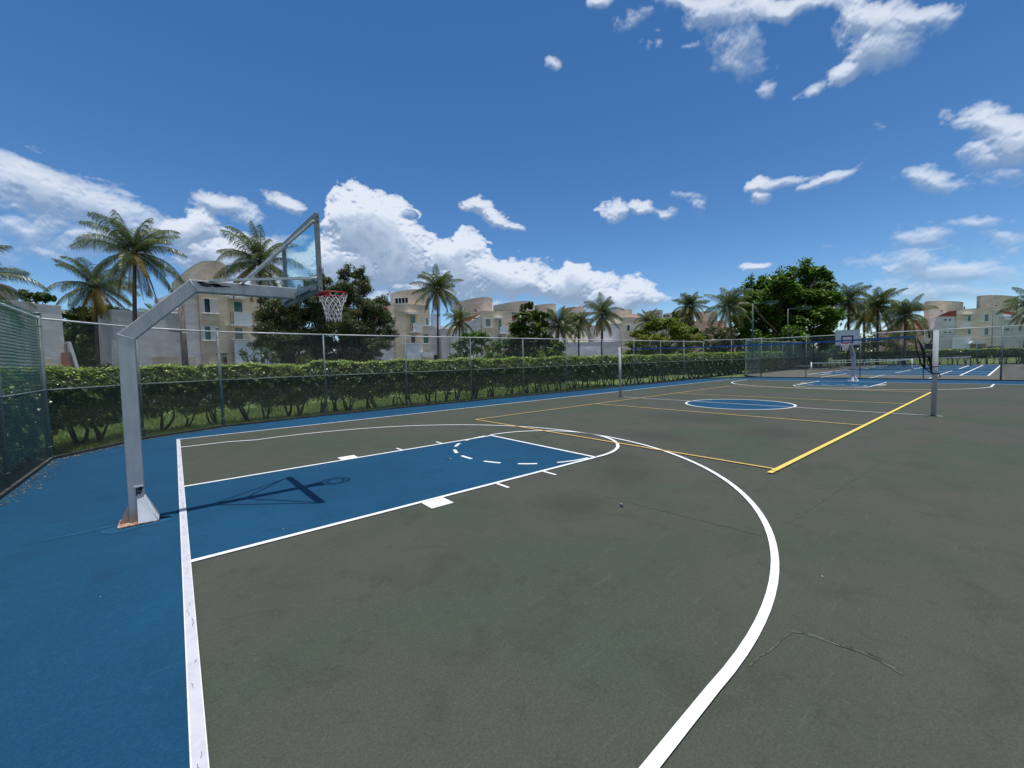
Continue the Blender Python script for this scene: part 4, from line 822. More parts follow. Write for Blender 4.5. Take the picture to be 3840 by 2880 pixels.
# agave rosette
def agave(u, v, depth, r, seed, label):
    rg = np.random.RandomState(seed); p = at(u, v, depth); root = empty('agave', (p[0], p[1], 0)); tag(root, label, 'agave plant'); I = root.matrix_basis.inverted(); V = []
    base = np.array([p[0], p[1], p[2]-.1])
    for i in range(90):
        a = rg.uniform(0, 6.28); e = rg.uniform(.12, 1.45); d = np.array([math.cos(a)*math.cos(e), math.sin(a)*math.cos(e), math.sin(e)]); L = r*rg.uniform(.8, 1.1); sd = np.array([-math.sin(a), math.cos(a), 0])*.045
        m1 = base+d*L*.5; tipp = base+d*L-np.array([0, 0, .06*L]); V.append([base-sd*.5, base+sd*.5, m1+sd, m1-sd]); V.append([m1-sd, m1+sd, tipp+sd*.08, tipp-sd*.08])
    o = quads('blades', np.array(V), M['agave'], root); o.matrix_parent_inverse = I
    b = MB(); b.tube([(p[0], p[1], -.06), tuple(base)], [.14, .10], 8); o = b.build('stem', M['bark'], root, True); o.matrix_parent_inverse = I
agave(1775, 1375, 26, 1.15, 61, 'silvery blue agave rosette above the hedge before the big round bush')
agave(1680, 1375, 27, .55, 62, 'small pale agave blades beside the larger silvery rosette')

# palms -----------------------------------------------------------
def palm_mesh(seed, nfr=24, L=4.0, wind=.15):
    rg = np.random.RandomState(seed); G, O = [], []
    for i in range(nfr):
        f = (i+.5)/nfr; old = f > .84; a = i*2.399+rg.uniform(-.3, .3); e0 = 1.50-2.55*f**1.05+rg.uniform(-.15, .15); LL = L*(.72+.36*math.sin(math.pi*min(1, f*.75+.12)))*rg.uniform(.88, 1.08); drop = (.75+.85*rg.rand())*(1.0 if f < .75 else .65)
        n = 34; P = [np.zeros(3)]; hd = np.array([math.cos(a), math.sin(a), 0.0])
        for k in range(1, n+1):
            t = k/n; an = e0-drop*t**1.5; d = hd*math.cos(an)+np.array([0, 0, math.sin(an)])+np.array([wind, 0, 0])*t; P.append(P[-1]+unit(d)*LL/n)
        P = np.array(P); T = np.gradient(P, axis=0); T /= np.linalg.norm(T, axis=1)[:, None]; S = np.cross(T, [0, 0, 1.0]); S /= np.linalg.norm(S, axis=1)[:, None]+1e-9
        tw = rg.uniform(-.9, .9); Un = np.cross(S, T); S = S*math.cos(tw)+Un*math.sin(tw)
        dst = O if old or (f > .68 and rg.rand() < .35) else G
        for k in range(n):
            w0, w1_ = .038*(1-k/n)+.008, .038*(1-(k+1)/n)+.008; up = np.array([0, 0, 1.0])
            dst.append([P[k]-S[k]*w0, P[k]+S[k]*w0, P[k+1]+S[k+1]*w1_, P[k+1]-S[k+1]*w1_]); dst.append([P[k]-up*w0, P[k]+up*w0, P[k+1]+up*w1_, P[k+1]-up*w1_])
        for k in range(4, n+1):
            t = k/n; ll = .98*L/4*(math.sin(math.pi*(t*.84+.12)))**.6
            for sg in (-1, 1):
                for sub in (0, .33, .67):
                    p0 = P[k]-T[k]*LL/n*sub; sag = .35*rg.rand()+(.45 if old else .12)+.25*f; l_ = ll*rg.uniform(.75, 1.12)
                    d = unit(S[k]*sg*.85+T[k]*.60+np.array([0, 0, -sag])); d2 = unit(d+np.array([wind*.6, 0, -.75-.6*rg.rand()])); ax = unit(T[k]+np.array([0, 0, rg.uniform(-.5, .5)]))*.017
                    m1 = p0+d*l_*.5; m2 = m1+d2*l_*.55
                    dst.append([p0-ax*.8, p0+ax*.8, m1+ax, m1-ax]); dst.append([m1-ax, m1+ax, m2+ax*.1, m2-ax*.1])
    # coconuts and leaf bases at the heart
    for i in range(60):
        a, e = rg.uniform(0, 6.28), rg.uniform(-.9, .6); c = np.array([math.cos(a)*math.cos(e), math.sin(a)*math.cos(e), math.sin(e)])*rg.uniform(.1, .34); q = rand_dirs(2, rg)*.10
        O.append([c-q[0], c-q[1], c+q[0], c+q[1]])
    return np.array(G), np.array(O)
PALM = [palm_mesh(100+i, nfr=[33, 30, 29, 34, 31][i]) for i in range(5)]
PALM_ME = {}
def palm(u, v, depth, r_px, label, var, rot=0.0, base_u=None, tr=.15, lean_v=1345, yscale=1.15):
    """crown centre bearing (u, v); r_px crown radius"""
    cpt = at(u, v, depth); bpx = at(base_u if base_u is not None else u, lean_v, depth); sc = r_px/FPX*depth/3.7
    root = empty('palm_tree', (bpx[0], bpx[1], 0)); tag(root, label, 'palm tree', 'coconut palms around the courts'); I = root.matrix_basis.inverted()
    b = MB(); h = cpt[2]; t = np.linspace(0, 1, 12)[:, None]; p0 = np.array([bpx[0], bpx[1], -.06]); P = p0+(cpt-p0)*t; P[:, :2] = p0[:2]+(cpt-p0)[:2]*(t**1.5)
    b.tube(P, np.r_[tr*1.7, np.linspace(tr*1.15, tr*.75, 10), tr*.95], 9); o = b.build('trunk', M['bark_palm'], root, True); o.matrix_parent_inverse = I
    for nm, idx, mt in (('crown', 0, 'frond'), ('dry_fronds', 1, 'frond_old')):
        key = (var, idx)
        if key not in PALM_ME: q = quads(nm, PALM[var][idx], M[mt]); PALM_ME[key] = q; o = q
        else: o = PALM_ME[key].copy(); col.objects.link(o)
        o.name = nm; o.parent = root; o.matrix_parent_inverse = I
        o.location = tuple(cpt); o.scale = (sc, sc, sc*yscale); o.rotation_euler = (0, 0, rot)
palm(505, 950, 36, 160, 'tallest coconut palm at the left, rising above the bent arm of the near hoop', 0, .3, 505, .17)
palm(355, 1075, 38, 128, 'coconut palm with brown lower fronds left of the tallest palm', 1, 1.2, 365, .15)
palm(975, 985, 40, 150, 'coconut palm behind the struts of the near backboard', 2, 2.2, 985, .16)
palm(1640, 1085, 56, 92, 'slender coconut palm standing clear in front of the beige houses', 3, .6, 1643, .14)
palm(1722, 1205, 50, 62, 'small low palm above the round bush', 4, 1.9, 1725, .12)
palm(2095, 1222, 44, 88, 'leaning palm with long drooping fronds right of the pyramid shaped tree', 2, 4.2, 2090, .13)
palm(2170, 1215, 54, 62, 'paler palm half hidden behind the leaning palm', 0, 2.9, 2170, .12)
palm(2258, 1180, 48, 82, 'coconut palm with yellowing skirt just left of the slim volleyball post', 1, 5.1, 2258, .15)
palm(2430, 1205, 64, 52, 'small palm rising behind the yellow green acacia', 4, .4, 2430, .13)
palm(2585, 1150, 58, 66, 'palm above the dark tree right of the acacia', 3, 3.7, 2590, .14)
palm(2735, 1150, 50, 88, 'palm on the left flank of the big leafy tree', 2, 5.6, 2750, .14)
palm(3180, 1130, 62, 80, 'palm on the right flank of the big leafy tree', 1, 2.0, 3185, .15)
palm(3292, 1150, 64, 90, 'palm in the middle of the cluster left of the drum towered houses', 0, 4.4, 3290, .16)
palm(3240, 1180, 70, 75, 'palm behind the middle palm of the cluster, over the far backboard', 4, 5.5, 3240, .15)
palm(3395, 1185, 60, 85, 'lower palm at the right of the cluster beside the drum tower', 3, 1.1, 3392, .15)
palm(3872, 1150, 56, 85, 'palm with yellow fronds cut by the right edge of the photo', 1, 3.1, 3836, .15)
palm(-135, 1045, 24, 190, 'palm whose fronds reach in over the green netting at the left edge', 2, .2, -100, .16)
palm(590, 1190, 70, 62, 'distant small palm seen under the bent arm of the near hoop', 4, 2.5, 590, .13)

# far belt of trees closing the view behind the houses
rg = np.random.RandomState(77); V = []
for az_ in np.arange(YAW-1.05, YAW+1.05, .0105):
    d = 178+rg.uniform(-8, 8); x, y = CX+d*math.cos(az_), CY+d*math.sin(az_); hh = 6.4+1.8*math.sin(az_*17)+1.2*math.sin(az_*41)+rg.uniform(-.6, .6); m = 260
    q = rand_dirs(m, rg)*(rg.rand(m, 1)**.4)*np.array([2.4, 2.4, hh*.55]); cc = np.array([x, y, hh*.5])+q; V.append(leaves(cc, .9*rg.uniform(.7, 1.3, m), .6, rg, .4))
fb_ = quads('woodland', np.concatenate(V), M['leaf_dark']); tag(fb_, 'far belt of dark trees showing in the gaps behind the houses', 'woodland', kind='stuff')
# ------------------------------------------------------------------ tennis court
rects = [[(47.3, -5.9), (79, -5.9), (79, 5.6), (47.3, 5.6)]]
tb = sheet('tennis_blue', rects, 0.002, M['blue']); tag(tb, kind='structure')
T = []
for y in (-5.85, -4.4, 4.6, 5.55): T.append(([(47.3, y), (79, y)], .12))
T.append(([(42.3, -3.2), (58.2, -3.2)], .10)); T.append(([(63.8, -3.3), (77, -3.3)], .12)); T.append(([(41.8, .05), (47.9, .1)], .09)); T.append(([(52.2, 0), (60.8, 0)], .10)); T.append(([(41.9, 3.2), (50.2, 3.2)], .09)); T.append(([(50.8, 4.6), (57.3, 4.58)], .09))
T.append(([(63, .1), (72, .1)], .10))
for x in (47.35, 51.8, 56.3, 66, 71.5, 78.9): T.append(([(x, -5.85), (x, 5.55)], .16))
lines('tennis_lines', M['white_line'], .009, T)
M['green_paint'] = simple('dark_green_paint', (.010, .045, .032), .5, 0, .15, 4); M['dark'] = simple('dark_opening', (.012, .012, .014), .4, 0, .1, 2)
M['net_band'] = simple('white_net_band', (.66, .67, .66), .8, 0, .1, 4)
def tennis_net(a, c, h0, h1, label, post_m):
    a, c = np.array(a, float), np.array(c, float); root = empty('tennis_net', (*a, 0)); tag(root, label, 'tennis net', 'tennis nets'); I = root.matrix_basis.inverted()
    def k(o): o.matrix_parent_inverse = I; return o
    for q, h in ((a, h0), (c, h1)):
        b = MB(); b.tube([(*q, -.02), (*q, h+.08)], .06, 10); b.tube([(*q, h+.08), (*q, h+.13)], [.06, .02], 10); k(b.build('post', M[post_m], root, True))
    t = np.linspace(0, 1, 21); P = a+(c-a)*t[:, None]; hz = h0+(h1-h0)*t-.10*np.sin(t*math.pi)
    b = MB()
    for i in range(20): b.bar((*P[i], hz[i]), (*P[i+1], hz[i+1]), .03, .075)
    k(b.build('top_band', M['net_band'], root)); b = MB()
    for i in range(20):
        for j in range(1, 14): z0_, z1_ = hz[i]*j/14, hz[i+1]*j/14; b.tube([(*P[i], z0_), (*P[i+1], z1_)], .006, 3, False)
    for tt in np.arange(0, 1, .012): p_ = a+(c-a)*tt; b.tube([(*p_, .03), (*p_, np.interp(tt, t, hz))], .006, 3, False)
    k(b.build('netting', M['black'], root)); b = MB(); m_ = (a+c)/2; b.bar((*m_, .0), (*m_, hz[10]-.04), .06, .01); k(b.build('centre_strap', M['net_band'], root))
tennis_net((51.2, 6.35), (66.2, .60), 1.02, 1.02, 'tennis net with white band and a white near post, left part of the blue court', 'gusset')
tennis_net((62.6, 7.45), (75.2, -3.5), 1.12, 1.12, 'longer tennis net with dark green left post reaching to the right', 'green_paint')
# bench in the corner of the tennis area
p = at(3012, 1372, 52); bn_ = empty('bench', (p[0], p[1], 0)); tag(bn_, 'small dark bench beside the tennis net by the screened fence', 'bench'); I = bn_.matrix_basis.inverted()
b = MB(); b.box(p[0]-.2, p[0]+.2, p[1]-.6, p[1]+.6, .42, .47); q = b.build('seat', M['pole_white'], bn_); q.matrix_parent_inverse = I
for s in (-.5, .5): b = MB(); b.box(p[0]-.15, p[0]+.15, p[1]+s-.03, p[1]+s+.03, 0, .42); q = b.build('leg', M['green_paint'], bn_); q.matrix_parent_inverse = I

# ------------------------------------------------------------------ floodlights
def floodlight(u, v_top, depth, u0, u1, v_arm, label):
    p = at(u, v_top, depth); root = empty('floodlight_pole', (p[0], p[1], 0)); tag(root, label, 'floodlight', 'floodlight poles by the tennis court'); I = root.matrix_basis.inverted()
    def k(o): o.matrix_parent_inverse = I; return o
    b = MB(); b.tube([(p[0], p[1], 0), (p[0], p[1], p[2])], [.10, .085], 12); b.box(p[0]-.22, p[0]+.22, p[1]-.22, p[1]+.22, -.01, .03); k(b.build('pole', M['green_paint'], root, True))
    def on(u_, v_): q_ = at(u_, v_, depth); return np.array([q_[0], q_[1], p[2]-.06+.14*(u_-u)/100])
    e = unit(np.array([on(u1, v_arm)[0]-p[0], on(u1, v_arm)[1]-p[1], 0])); L0 = np.linalg.norm((on(u0, v_arm)-p)[:2]); L1 = np.linalg.norm((on(u1, v_arm)-p)[:2])
    a0 = np.array([p[0], p[1], p[2]-.05]); a1 = a0+e*L0+np.array([0, 0, .10]); b = MB(); b.tube([a0, a1], .05, 8); k(b.build('arm', M['green_paint'], root, True))
    a2 = a0+e*L1+np.array([0, 0, .16]); b = MB(); b.bar(a1, a2, .55, .30); bevel(k(b.build('lamp_housing', M['green_paint'], root)), .03)
    d = unit(a2-a1); b = MB(); b.bar(a1+d*.1-np.array([0, 0, .153]), a2-d*.1-np.array([0, 0, .153]), .45, .012); k(b.build('lamp_glass', M['board_white'], root))
    b = MB(); b.bar(a2, a2+d*.02, .47, .24); k(b.build('end_cap', M['pole_white'], root))
floodlight(2823, 1138, 45, 2868, 2915, 1132, 'dark green floodlight pole nearest the camera, left of the big leafy tree trunk')
floodlight(2955, 1158, 51, 3000, 3040, 1155, 'second dark green floodlight pole before the big leafy tree')
floodlight(3052, 1176, 57, 3092, 3130, 1172, 'third dark green floodlight pole towards the palm cluster')
floodlight(3180, 1186, 63, 3168, 3196, 1186, 'farthest floodlight rising just behind the far white backboard')
# wooden utility pole behind the bent arm
p = at(678, 1120, 24); up_ = empty('utility_pole', (p[0], p[1], 0)); tag(up_, 'weathered cracked wooden pole behind the bent arm of the near hoop', 'utility pole'); I = up_.matrix_basis.inverted()
M['wood'] = simple('weathered_wood', (.13, .115, .10), .9, 0, .3, 14, bmp=.6, streak=True)
b = MB(); b.tube([(p[0], p[1], -.1), (p[0], p[1], p[2]*.5), (p[0], p[1], p[2])], [.165, .15, .135], 12); o = b.build('pole', M['wood'], up_, True); o.matrix_parent_inverse = I
a_, c_ = at(636, 1241, 23.8), at(706, 1247, 23.8); b = MB(); b.bar(a_, c_, .05, .05); o = b.build('crossbar', M['primer'], up_); o.matrix_parent_inverse = I
a_, c_ = at(684, 1246, 23.7), at(706, 1248, 23.7); b = MB(); b.bar(a_, c_, .04, .07); o = b.build('insulator', M['gusset'], up_); o.matrix_parent_inverse = I

# ------------------------------------------------------------------ houses
def stucco(name, c, stain=.17):
    m, nt, bs, _ = new_mat(name); p = pos(nt); n = nt.noise(nt.scale(p, 1, 1, 2.6), .5, 6, .65, .6); n2 = nt.noise(nt.scale(p, 1, 1, .3), 1.3, 5, .65); f = nt.noise(p, 12, 4, .7)
    c1 = nt.mix(nt.mr(n, .35, .65), tuple(x*(1-stain) for x in c), tuple(min(1, x*(1+stain*.45)) for x in c)); c1 = nt.mix(nt.math('MULTIPLY', nt.mr(n2, .55, .8), .35), c1, tuple(x*.6 for x in c))
    nt.l.new(c1, bs.inputs['Base Color']); bs.inputs['Roughness'].default_value = .92; bump(nt, bs, nt.math('ADD', n, nt.math('MULTIPLY', f, .4)), .5, .05); return m
M['beige'] = stucco('beige_stucco', (.68, .58, .44)); M['beige2'] = stucco('sandy_stucco', (.72, .63, .49)); M['tower'] = stucco('grey_beige_stucco', (.56, .485, .405)); M['greywall'] = stucco('pale_grey_stucco', (.64, .63, .64), .15)
M['whitewall'] = stucco('white_blue_wall', (.72, .76, .80), .10); M['pinkwall'] = stucco('pink_stucco', (.70, .42, .34)); M['brownwall'] = stucco('brown_stucco', (.40, .27, .21))
M['white_trim'] = simple('white_trim', (.74, .74, .73), .6, 0, .08, 3); M['shutter'] = simple('pale_shutter_panel', (.62, .61, .61), .6, 0, .06, 3)
M['pane_teal'] = simple('teal_tinted_pane', (.035, .14, .13), .12, 0, .2, 1.2, spec=.7); M['pane_dark'] = simple('dark_pane', (.012, .015, .03), .1, 0, .1, 2, spec=.7)
M['sky_panel'] = simple('sky_coloured_panel', (.5, .62, .8), .15, 0, .1, 1)  # sky colour for the panel filling the notch between two houses
M['rail_rust'] = simple('rusty_railing', (.24, .15, .11), .7, 0, .2, 8)
def tile_mat():
    m, nt, bs, _ = new_mat('red_roof_tiles'); p = pos(nt); n = nt.noise(p, 2.2, 5, .65); wv_ = nt.new('ShaderNodeTexWave'); wv_.wave_type = 'BANDS'; nt.l.new(p, wv_.inputs['Vector']); wv_.inputs['Scale'].default_value = 3.2; wv_.inputs['Distortion'].default_value = 1.0
    c = nt.mix(nt.mr(n, .3, .7), (.24, .055, .035), (.44, .12, .07)); c = nt.mix(nt.math('MULTIPLY', wv_.outputs['Fac'], .35), c, (.15, .035, .025)); nt.l.new(c, bs.inputs['Base Color']); bs.inputs['Roughness'].default_value = .85; bump(nt, bs, wv_.outputs['Fac'], .8, .05); return m
M['tiles'] = tile_mat()
def brick_mat():
    m, nt, bs, _ = new_mat('red_brick'); br = nt.new('ShaderNodeTexBrick'); tc = obj_coord(nt); mp = nt.new('ShaderNodeMapping'); nt.l.new(tc, mp.inputs[0]); mp.inputs['Rotation'].default_value = (math.pi/2, 0, 0); nt.l.new(mp.outputs[0], br.inputs['Vector'])
    br.inputs['Color1'].default_value = (.30, .09, .05, 1); br.inputs['Color2'].default_value = (.38, .14, .08, 1); br.inputs['Mortar'].default_value = (.4, .34, .28, 1); br.inputs['Scale'].default_value = 3.0
    nt.l.new(br.outputs['Color'], bs.inputs['Base Color']); bs.inputs['Roughness'].default_value = .9; return m
M['brick'] = brick_mat()
class House:
    """a house front surveyed by bearings: plane through two columns at given distances; everything is built on it in metres"""
    def __init__(s, name, label, u0, d0, u1, d1, v=1250, cat='building', group='houses beyond the hedge'):
        a, c = at(u0, v, d0), at(u1, v, d1); s.o = np.array([a[0], a[1]]); s.L = np.hypot(c[0]-a[0], c[1]-a[1]); s.e = np.array([c[0]-a[0], c[1]-a[1]])/s.L
        n = np.array([-s.e[1], s.e[0]]); s.n = n if np.dot(n, C[:2]-s.o) > 0 else -n
        s.root = empty(name, (s.o[0], s.o[1], 0)); tag(s.root, label, cat, group); s.I = s.root.matrix_basis.inverted()
    def k(s, o, par=None):
        if par is None: o.matrix_parent_inverse = s.I
        return o
    def plane(s, u, v, off=0.0):
        d = ray(u, v); o3 = np.array([*(s.o+s.n*off), 0]); n3 = np.array([*s.n, 0]); p = C+d*np.dot(o3-C, n3)/np.dot(d, n3); return np.dot(p[:2]-s.o, s.e), p[2]
    def P(s, a, z, off=0.0): q = s.o+s.e*a+s.n*off; return (q[0], q[1], z)
    def rect(s, u0, v0, u1, v1, off=0.0):
        um, vm = (u0+u1)/2, (v0+v1)/2; return s.plane(u0, vm, off)[0], s.plane(u1, vm, off)[0], s.plane(um, v1, off)[1], s.plane(um, v0, off)[1]
    def slab(s, b, s0, s1, z0, z1, o0, o1): b.extrude([s.P(s0, z0, o0), s.P(s1, z0, o0), s.P(s1, z1, o0), s.P(s0, z1, o0)], (s.n[0]*(o1-o0), s.n[1]*(o1-o0), 0)); return b
    def part(s, name, m, u0, v0, u1, v1, o0, o1, to_ground=False, parent=None):
        s0, s1, z0, z1 = s.rect(u0, v0, u1, v1, o1); z0 = -.06 if to_ground else z0; b = MB(); s.slab(b, s0, s1, z0, z1, o0, o1); par = parent if parent is not None else s.root; return s.k(b.build(name, M[m], par), parent)
    def poly(s, name, m, pts, o0, o1, ground=False):
        P_ = [s.plane(u, v, o1) for u, v in pts]; b = MB(); b.extrude([s.P(a, z, o0) for a, z in P_], (s.n[0]*(o1-o0), s.n[1]*(o1-o0), 0)); return s.k(b.build(name, M[m], s.root))
    def window(s, u0, v0, u1, v1, off=0.0, pane='pane_teal', frame='white_trim', shutters=(), fw=.07, sill=True, mull=0):
        s0, s1, z0, z1 = s.rect(u0, v0, u1, v1, off); b = MB()
        for (a, c, e, f) in ((s0, s0+fw, z0, z1), (s1-fw, s1, z0, z1), (s0+fw, s1-fw, z1-fw, z1), (s0+fw, s1-fw, z0, z0+fw)): s.slab(b, a, c, e, f, off-.02, off+.05)
        for i in range(mull): x = s0+(s1-s0)*(i+1)/(mull+1); s.slab(b, x-fw*.4, x+fw*.4, z0+fw, z1-fw, off-.02, off+.045)
        if sill: s.slab(b, s0-.06, s1+.06, z0-.07, z0-.004, off-.02, off+.12)
        w_ = s.k(b.build('window', M[frame], s.root)); b = MB(); s.slab(b, s0+fw, s1-fw, z0+fw, z1-fw, off-.03, off+.012); s.k(b.build('pane', M[pane], w_), w_)
        for (f0, f1) in shutters: b = MB(); x0, x1 = s0+(s1-s0)*f0, s0+(s1-s0)*f1; s.slab(b, x0, x1, z0+fw*.6, z1-fw*.6, off+.014, off+.055); s.k(b.build('shutter', M['shutter'], w_), w_)
        return w_
    def balcony(s, u0, v0, u1, v1, slab_v, left_rail=None, depth=1.0, mat='whitewall', off=0.0):
        s0, s1, z0, z1 = s.rect(u0, v0, u1, v1, off+depth); zs = s.plane((u0+u1)/2, slab_v, off+depth)[1]; rt = MB()
        sl = s.plane(left_rail, v0, off+depth)[0] if left_rail else s0
        s.slab(rt, min(sl, s0)-.05, s1+.02, z0-.14, z0-.004, off, off+depth+.02); bal = s.k(rt.build('balcony', M['white_trim'], s.root)); b = MB(); s.slab(b, s0, s1, z0, z1, off+depth-.08, off+depth); s.slab(b, s1-.06, s1-.002, z0, z1-.02, off, off+depth-.081)
        zc = (z0+z1)/2; s.slab(b, s0, s1, zc-.008, zc+.008, off+depth, off+depth+.006); s.k(b.build('parapet_panel', M[mat], bal), bal)
        if left_rail:
            b = MB(); n = 7
            for i in range(n+1): z = z0+(z1-z0)*i/n; s.slab(b, sl, s0-.01, z-.02, z+.02, off+depth-.05, off+depth-.02)
            for x in (sl, s0-.05): s.slab(b, x, x+.04, z0, z1, off+depth-.055, off+depth-.015)
            s.k(b.build('railing', M['rail_rust'], bal), bal)
        return bal
    def wing(s, name, m, u0, u1, v_top, depth, off=0.0, vm=None, top_pts=None):
        """a solid wing: front wall from the ground to the roof line, extruded back"""
        vt0 = v_top; s0 = s.plane(u0, vt0, off)[0]; s1 = s.plane(u1, vt0, off)[0]; z = s.plane((u0+u1)/2, vt0, off)[1]
        b = MB(); s.slab(b, s0, s1, -.06, z, off-depth, off); o = s.k(b.build(name, M[m], s.root))
        b = MB(); s.slab(b, s0-.03, s1+.03, z+.003, z+.09, off-depth, off+.03); s.k(b.build('parapet_coping', M[m], s.root)); return s0, s1, z
    def drum(s, name, m, pts, ref, z_base, zt=None):
        """curved tower wall under a level top edge; ref = (u, v, distance) of one point of it"""
        # each point (u, v) of the level top edge lies where its bearing meets the height of the top
        zt = zt if zt is not None else at(*ref)[2]
        P_ = []
        for (u, v) in pts: r_ = ray(u, v); q = C+r_*(zt-CZ)/r_[2]; P_.append((q[0], q[1]))
        # smooth the plan with a spline
        Q = np.array(P_); t = np.linspace(0, len(Q)-1, 40); ii = np.clip(t.astype(int), 0, len(Q)-2); f = (t-ii)[:, None]; Pm = Q[np.clip(ii-1, 0, len(Q)-1)]; P0_, P1_ = Q[ii], Q[ii+1]; P2 = Q[np.clip(ii+2, 0, len(Q)-1)]
        S_ = .5*((2*P0_)+(-Pm+P1_)*f+(2*Pm-5*P0_+4*P1_-P2)*f**2+(-Pm+3*P0_-3*P1_+P2)*f**3)
        rd0, rd1 = unit(S_[-1]-C[:2]), unit(S_[0]-C[:2]); back = [tuple(S_[-1]+rd0*7), tuple(S_[0]+rd1*7)]; poly = [tuple(x) for x in S_]+back
        b = MB(); b.prism(poly, z_base, zt); o = s.k(b.build(name, M[m], s.root)); c_ = np.mean(poly, axis=0)
        b = MB(); b.prism([tuple(c_+(np.array(x)-c_)*1.006) for x in poly], zt+.003, zt+.08); s.k(b.build('tower_coping', M[m], s.root)); return zt, S_
# --- nearest tall house behind the bent arm
h = House('apartment_building', 'tall beige house with curved tower, nearest to the bent arm of the near hoop', 745, 41.5, 1060, 48)
h.wing('wall', 'beige', 743, 1120, 1085, 9)
h.wing('side_wing', 'greywall', 680, 742, 1095, 9, -.35)
h.wing('rear_wing', 'greywall', 420, 679, 1172, 8, -1.6)
h.part('wing_coping', 'white_trim', 622, 1160, 664, 1167, -2, -1.5)
h.drum('tower', 'tower', [(644, 1064), (673, 1037), (714, 1004), (755, 983), (785, 981), (812, 982), (832, 987), (845, 997)], (785, 981, 44), 8.5)
h.window(755, 1119, 817, 1175, 0, 'pane_dark', 'white_trim', ((.02, .18), (.50, .98)))
h.window(757, 1222, 818, 1277, 0, 'pane_teal', 'white_trim', ((.02, .18), (.52, .98)))
h.window(872, 1128, 912, 1173, 0, 'pane_teal', 'beige2', fw=.12, sill=False); h.window(876, 1226, 915, 1280, 0, 'pane_teal', 'beige2', fw=.12, sill=False)
h.part('canopy', 'white_trim', 860, 1112, 922, 1120, 0, .7)
h.balcony(877, 1173, 942, 1218, 1222, 864, 1.0)
h.part('terrace_wall', 'whitewall', 882, 1281, 1040, 1380, 1.2, 1.4, True); h.part('terrace_coping', 'white_trim', 870, 1273, 1042, 1277, 1.1, 1.5)
b = MB(); s0, s1, z0, z1 = h.rect(868, 1277, 881, 1313, 1.3)
for i in range(8): z = z0+(z1-z0)*i/7; h.slab(b, s0, s1, z-.02, z+.02, 1.25, 1.3)
h.k(b.build('railing', M['rail_rust'], h.root)); b = MB(); s0, s1, z0, z1 = h.rect(872, 1322, 881, 1352, 1.3)
for i in range(5): z = z0+(z1-z0)*i/4; h.slab(b, s0, s1, z-.03, z+.03, 1.25, 1.3)
h.k(b.build('railing', M['primer'], h.root))
h.part('door', 'pane_dark', 834, 1338, 851, 1382, 0, .04); h.part('lamp_bar', 'primer', 812, 1325, 853, 1330, .0, .15); h.part('porch_recess', 'beige2', 783, 1323, 832, 1400, .0, .03)
h.part('garage_recess', 'tower', 573, 1336, 672, 1400, -1.6, -1.57); h.part('garage_recess', 'tower', 690, 1337, 735, 1400, -.35, -.32)
h.poly('stair_wall', 'greywall', [(420, 1278), (445, 1335), (452, 1400), (420, 1400)], 1.0, 1.3); h.poly('stair_coping', 'white_trim', [(419, 1276), (431, 1276), (446, 1325), (446, 1340)], .95, 1.36)
# --- grey house and brick stair at the left edge
h = House('apartment_building', 'plain grey house at the left edge with a brick stairway beside it', 130, 29.5, 232, 30.8)
h.wing('wall', 'greywall', 128, 229, 1147, 7); h.wing('rear_wing', 'greywall', -300, 127, 1120, 7, -.6)
h.drum('tower', 'tower', [(-160, 1050), (-60, 1058), (0, 1066), (40, 1078), (66, 1093)], (0, 1066, 34), 3)
h.part('vent', 'dark', 136, 1182, 156, 1196, 0, .05); h.part('door_panel', 'beige2', 172, 1344, 198, 1430, 0, .03)
h.poly('brick_stair', 'brick', [(239, 1322), (256, 1322), (276, 1384), (241, 1384)], .1, .5); h.poly('stair_coping', 'white_trim', [(254, 1281), (266, 1281), (299, 1384), (287, 1384)], .0, .6); h.part('base_wall', 'greywall', 240, 1385, 300, 1450, -.2, .6, True)
b = MB(); s0, s1, z0, z1 = h.rect(239, 1286, 251, 1322, .3)
for i in range(7): z = z0+(z1-z0)*i/6; h.slab(b, s0, s1, z-.015, z+.015, .28, .31)
h.slab(b, s1-.03, s1, z0, z1, .28, .31); h.k(b.build('railing', M['primer'], h.root)); h.poly('stair_backing', 'greywall', [(239, 1290), (254, 1283), (284, 1384), (239, 1384)], -.3, .08)
h.wing('garden_wing', 'whitewall', 1000, 1240, 1270, 5, -3)
h = House('garden_wall', 'low pale wall behind the trunks of the two feathery trees', 1240, 52, 1400, 54, cat='wall'); h.part('wall', 'whitewall', 1235, 1325, 1400, 1380, -.2, 0, True); h.part('coping', 'white_trim', 1235, 1321, 1400, 1325, -.25, .05)
# --- second house behind the slender palm
h = House('apartment_building', 'beige house with a row of four dark penthouse windows behind the slender palm', 1478, 59, 1608, 62.5)
h.wing('wall', 'beige', 1478, 1608, 1143, 9); h.wing('side_wing', 'greywall', 1380, 1477, 1200, 7, -.5); h.wing('recessed_wing', 'greywall', 1609, 1690, 1225, 8, -.8)
h.poly('red_roof', 'tiles', [(1395, 1180), (1430, 1150), (1477, 1158), (1477, 1199), (1395, 1199)], -3.4, -2.4)
h.drum('tower', 'tower', [(1464, 1103), (1500, 1093), (1525, 1088.5), (1560, 1087), (1590, 1089), (1608, 1094)], (1560, 1087, 62), 9)
h.part('penthouse_wall', 'white_trim', 1478, 1115, 1531, 1143, -.3, .06); 
for i in range(4): u = 1481+i*12.4; h.window(u, 1117.5-i*.8, u+11.6, 1139-i*.8, .065, 'pane_dark', 'white_trim', fw=.05, sill=False)
h.part('canopy', 'white_trim', 1530, 1171, 1571, 1178, 0, .8); h.window(1537, 1181, 1558, 1214, 0, 'pane_teal', 'beige2', fw=.1, sill=False); h.balcony(1549, 1212, 1584, 1243, 1248, 1538, 1.0)
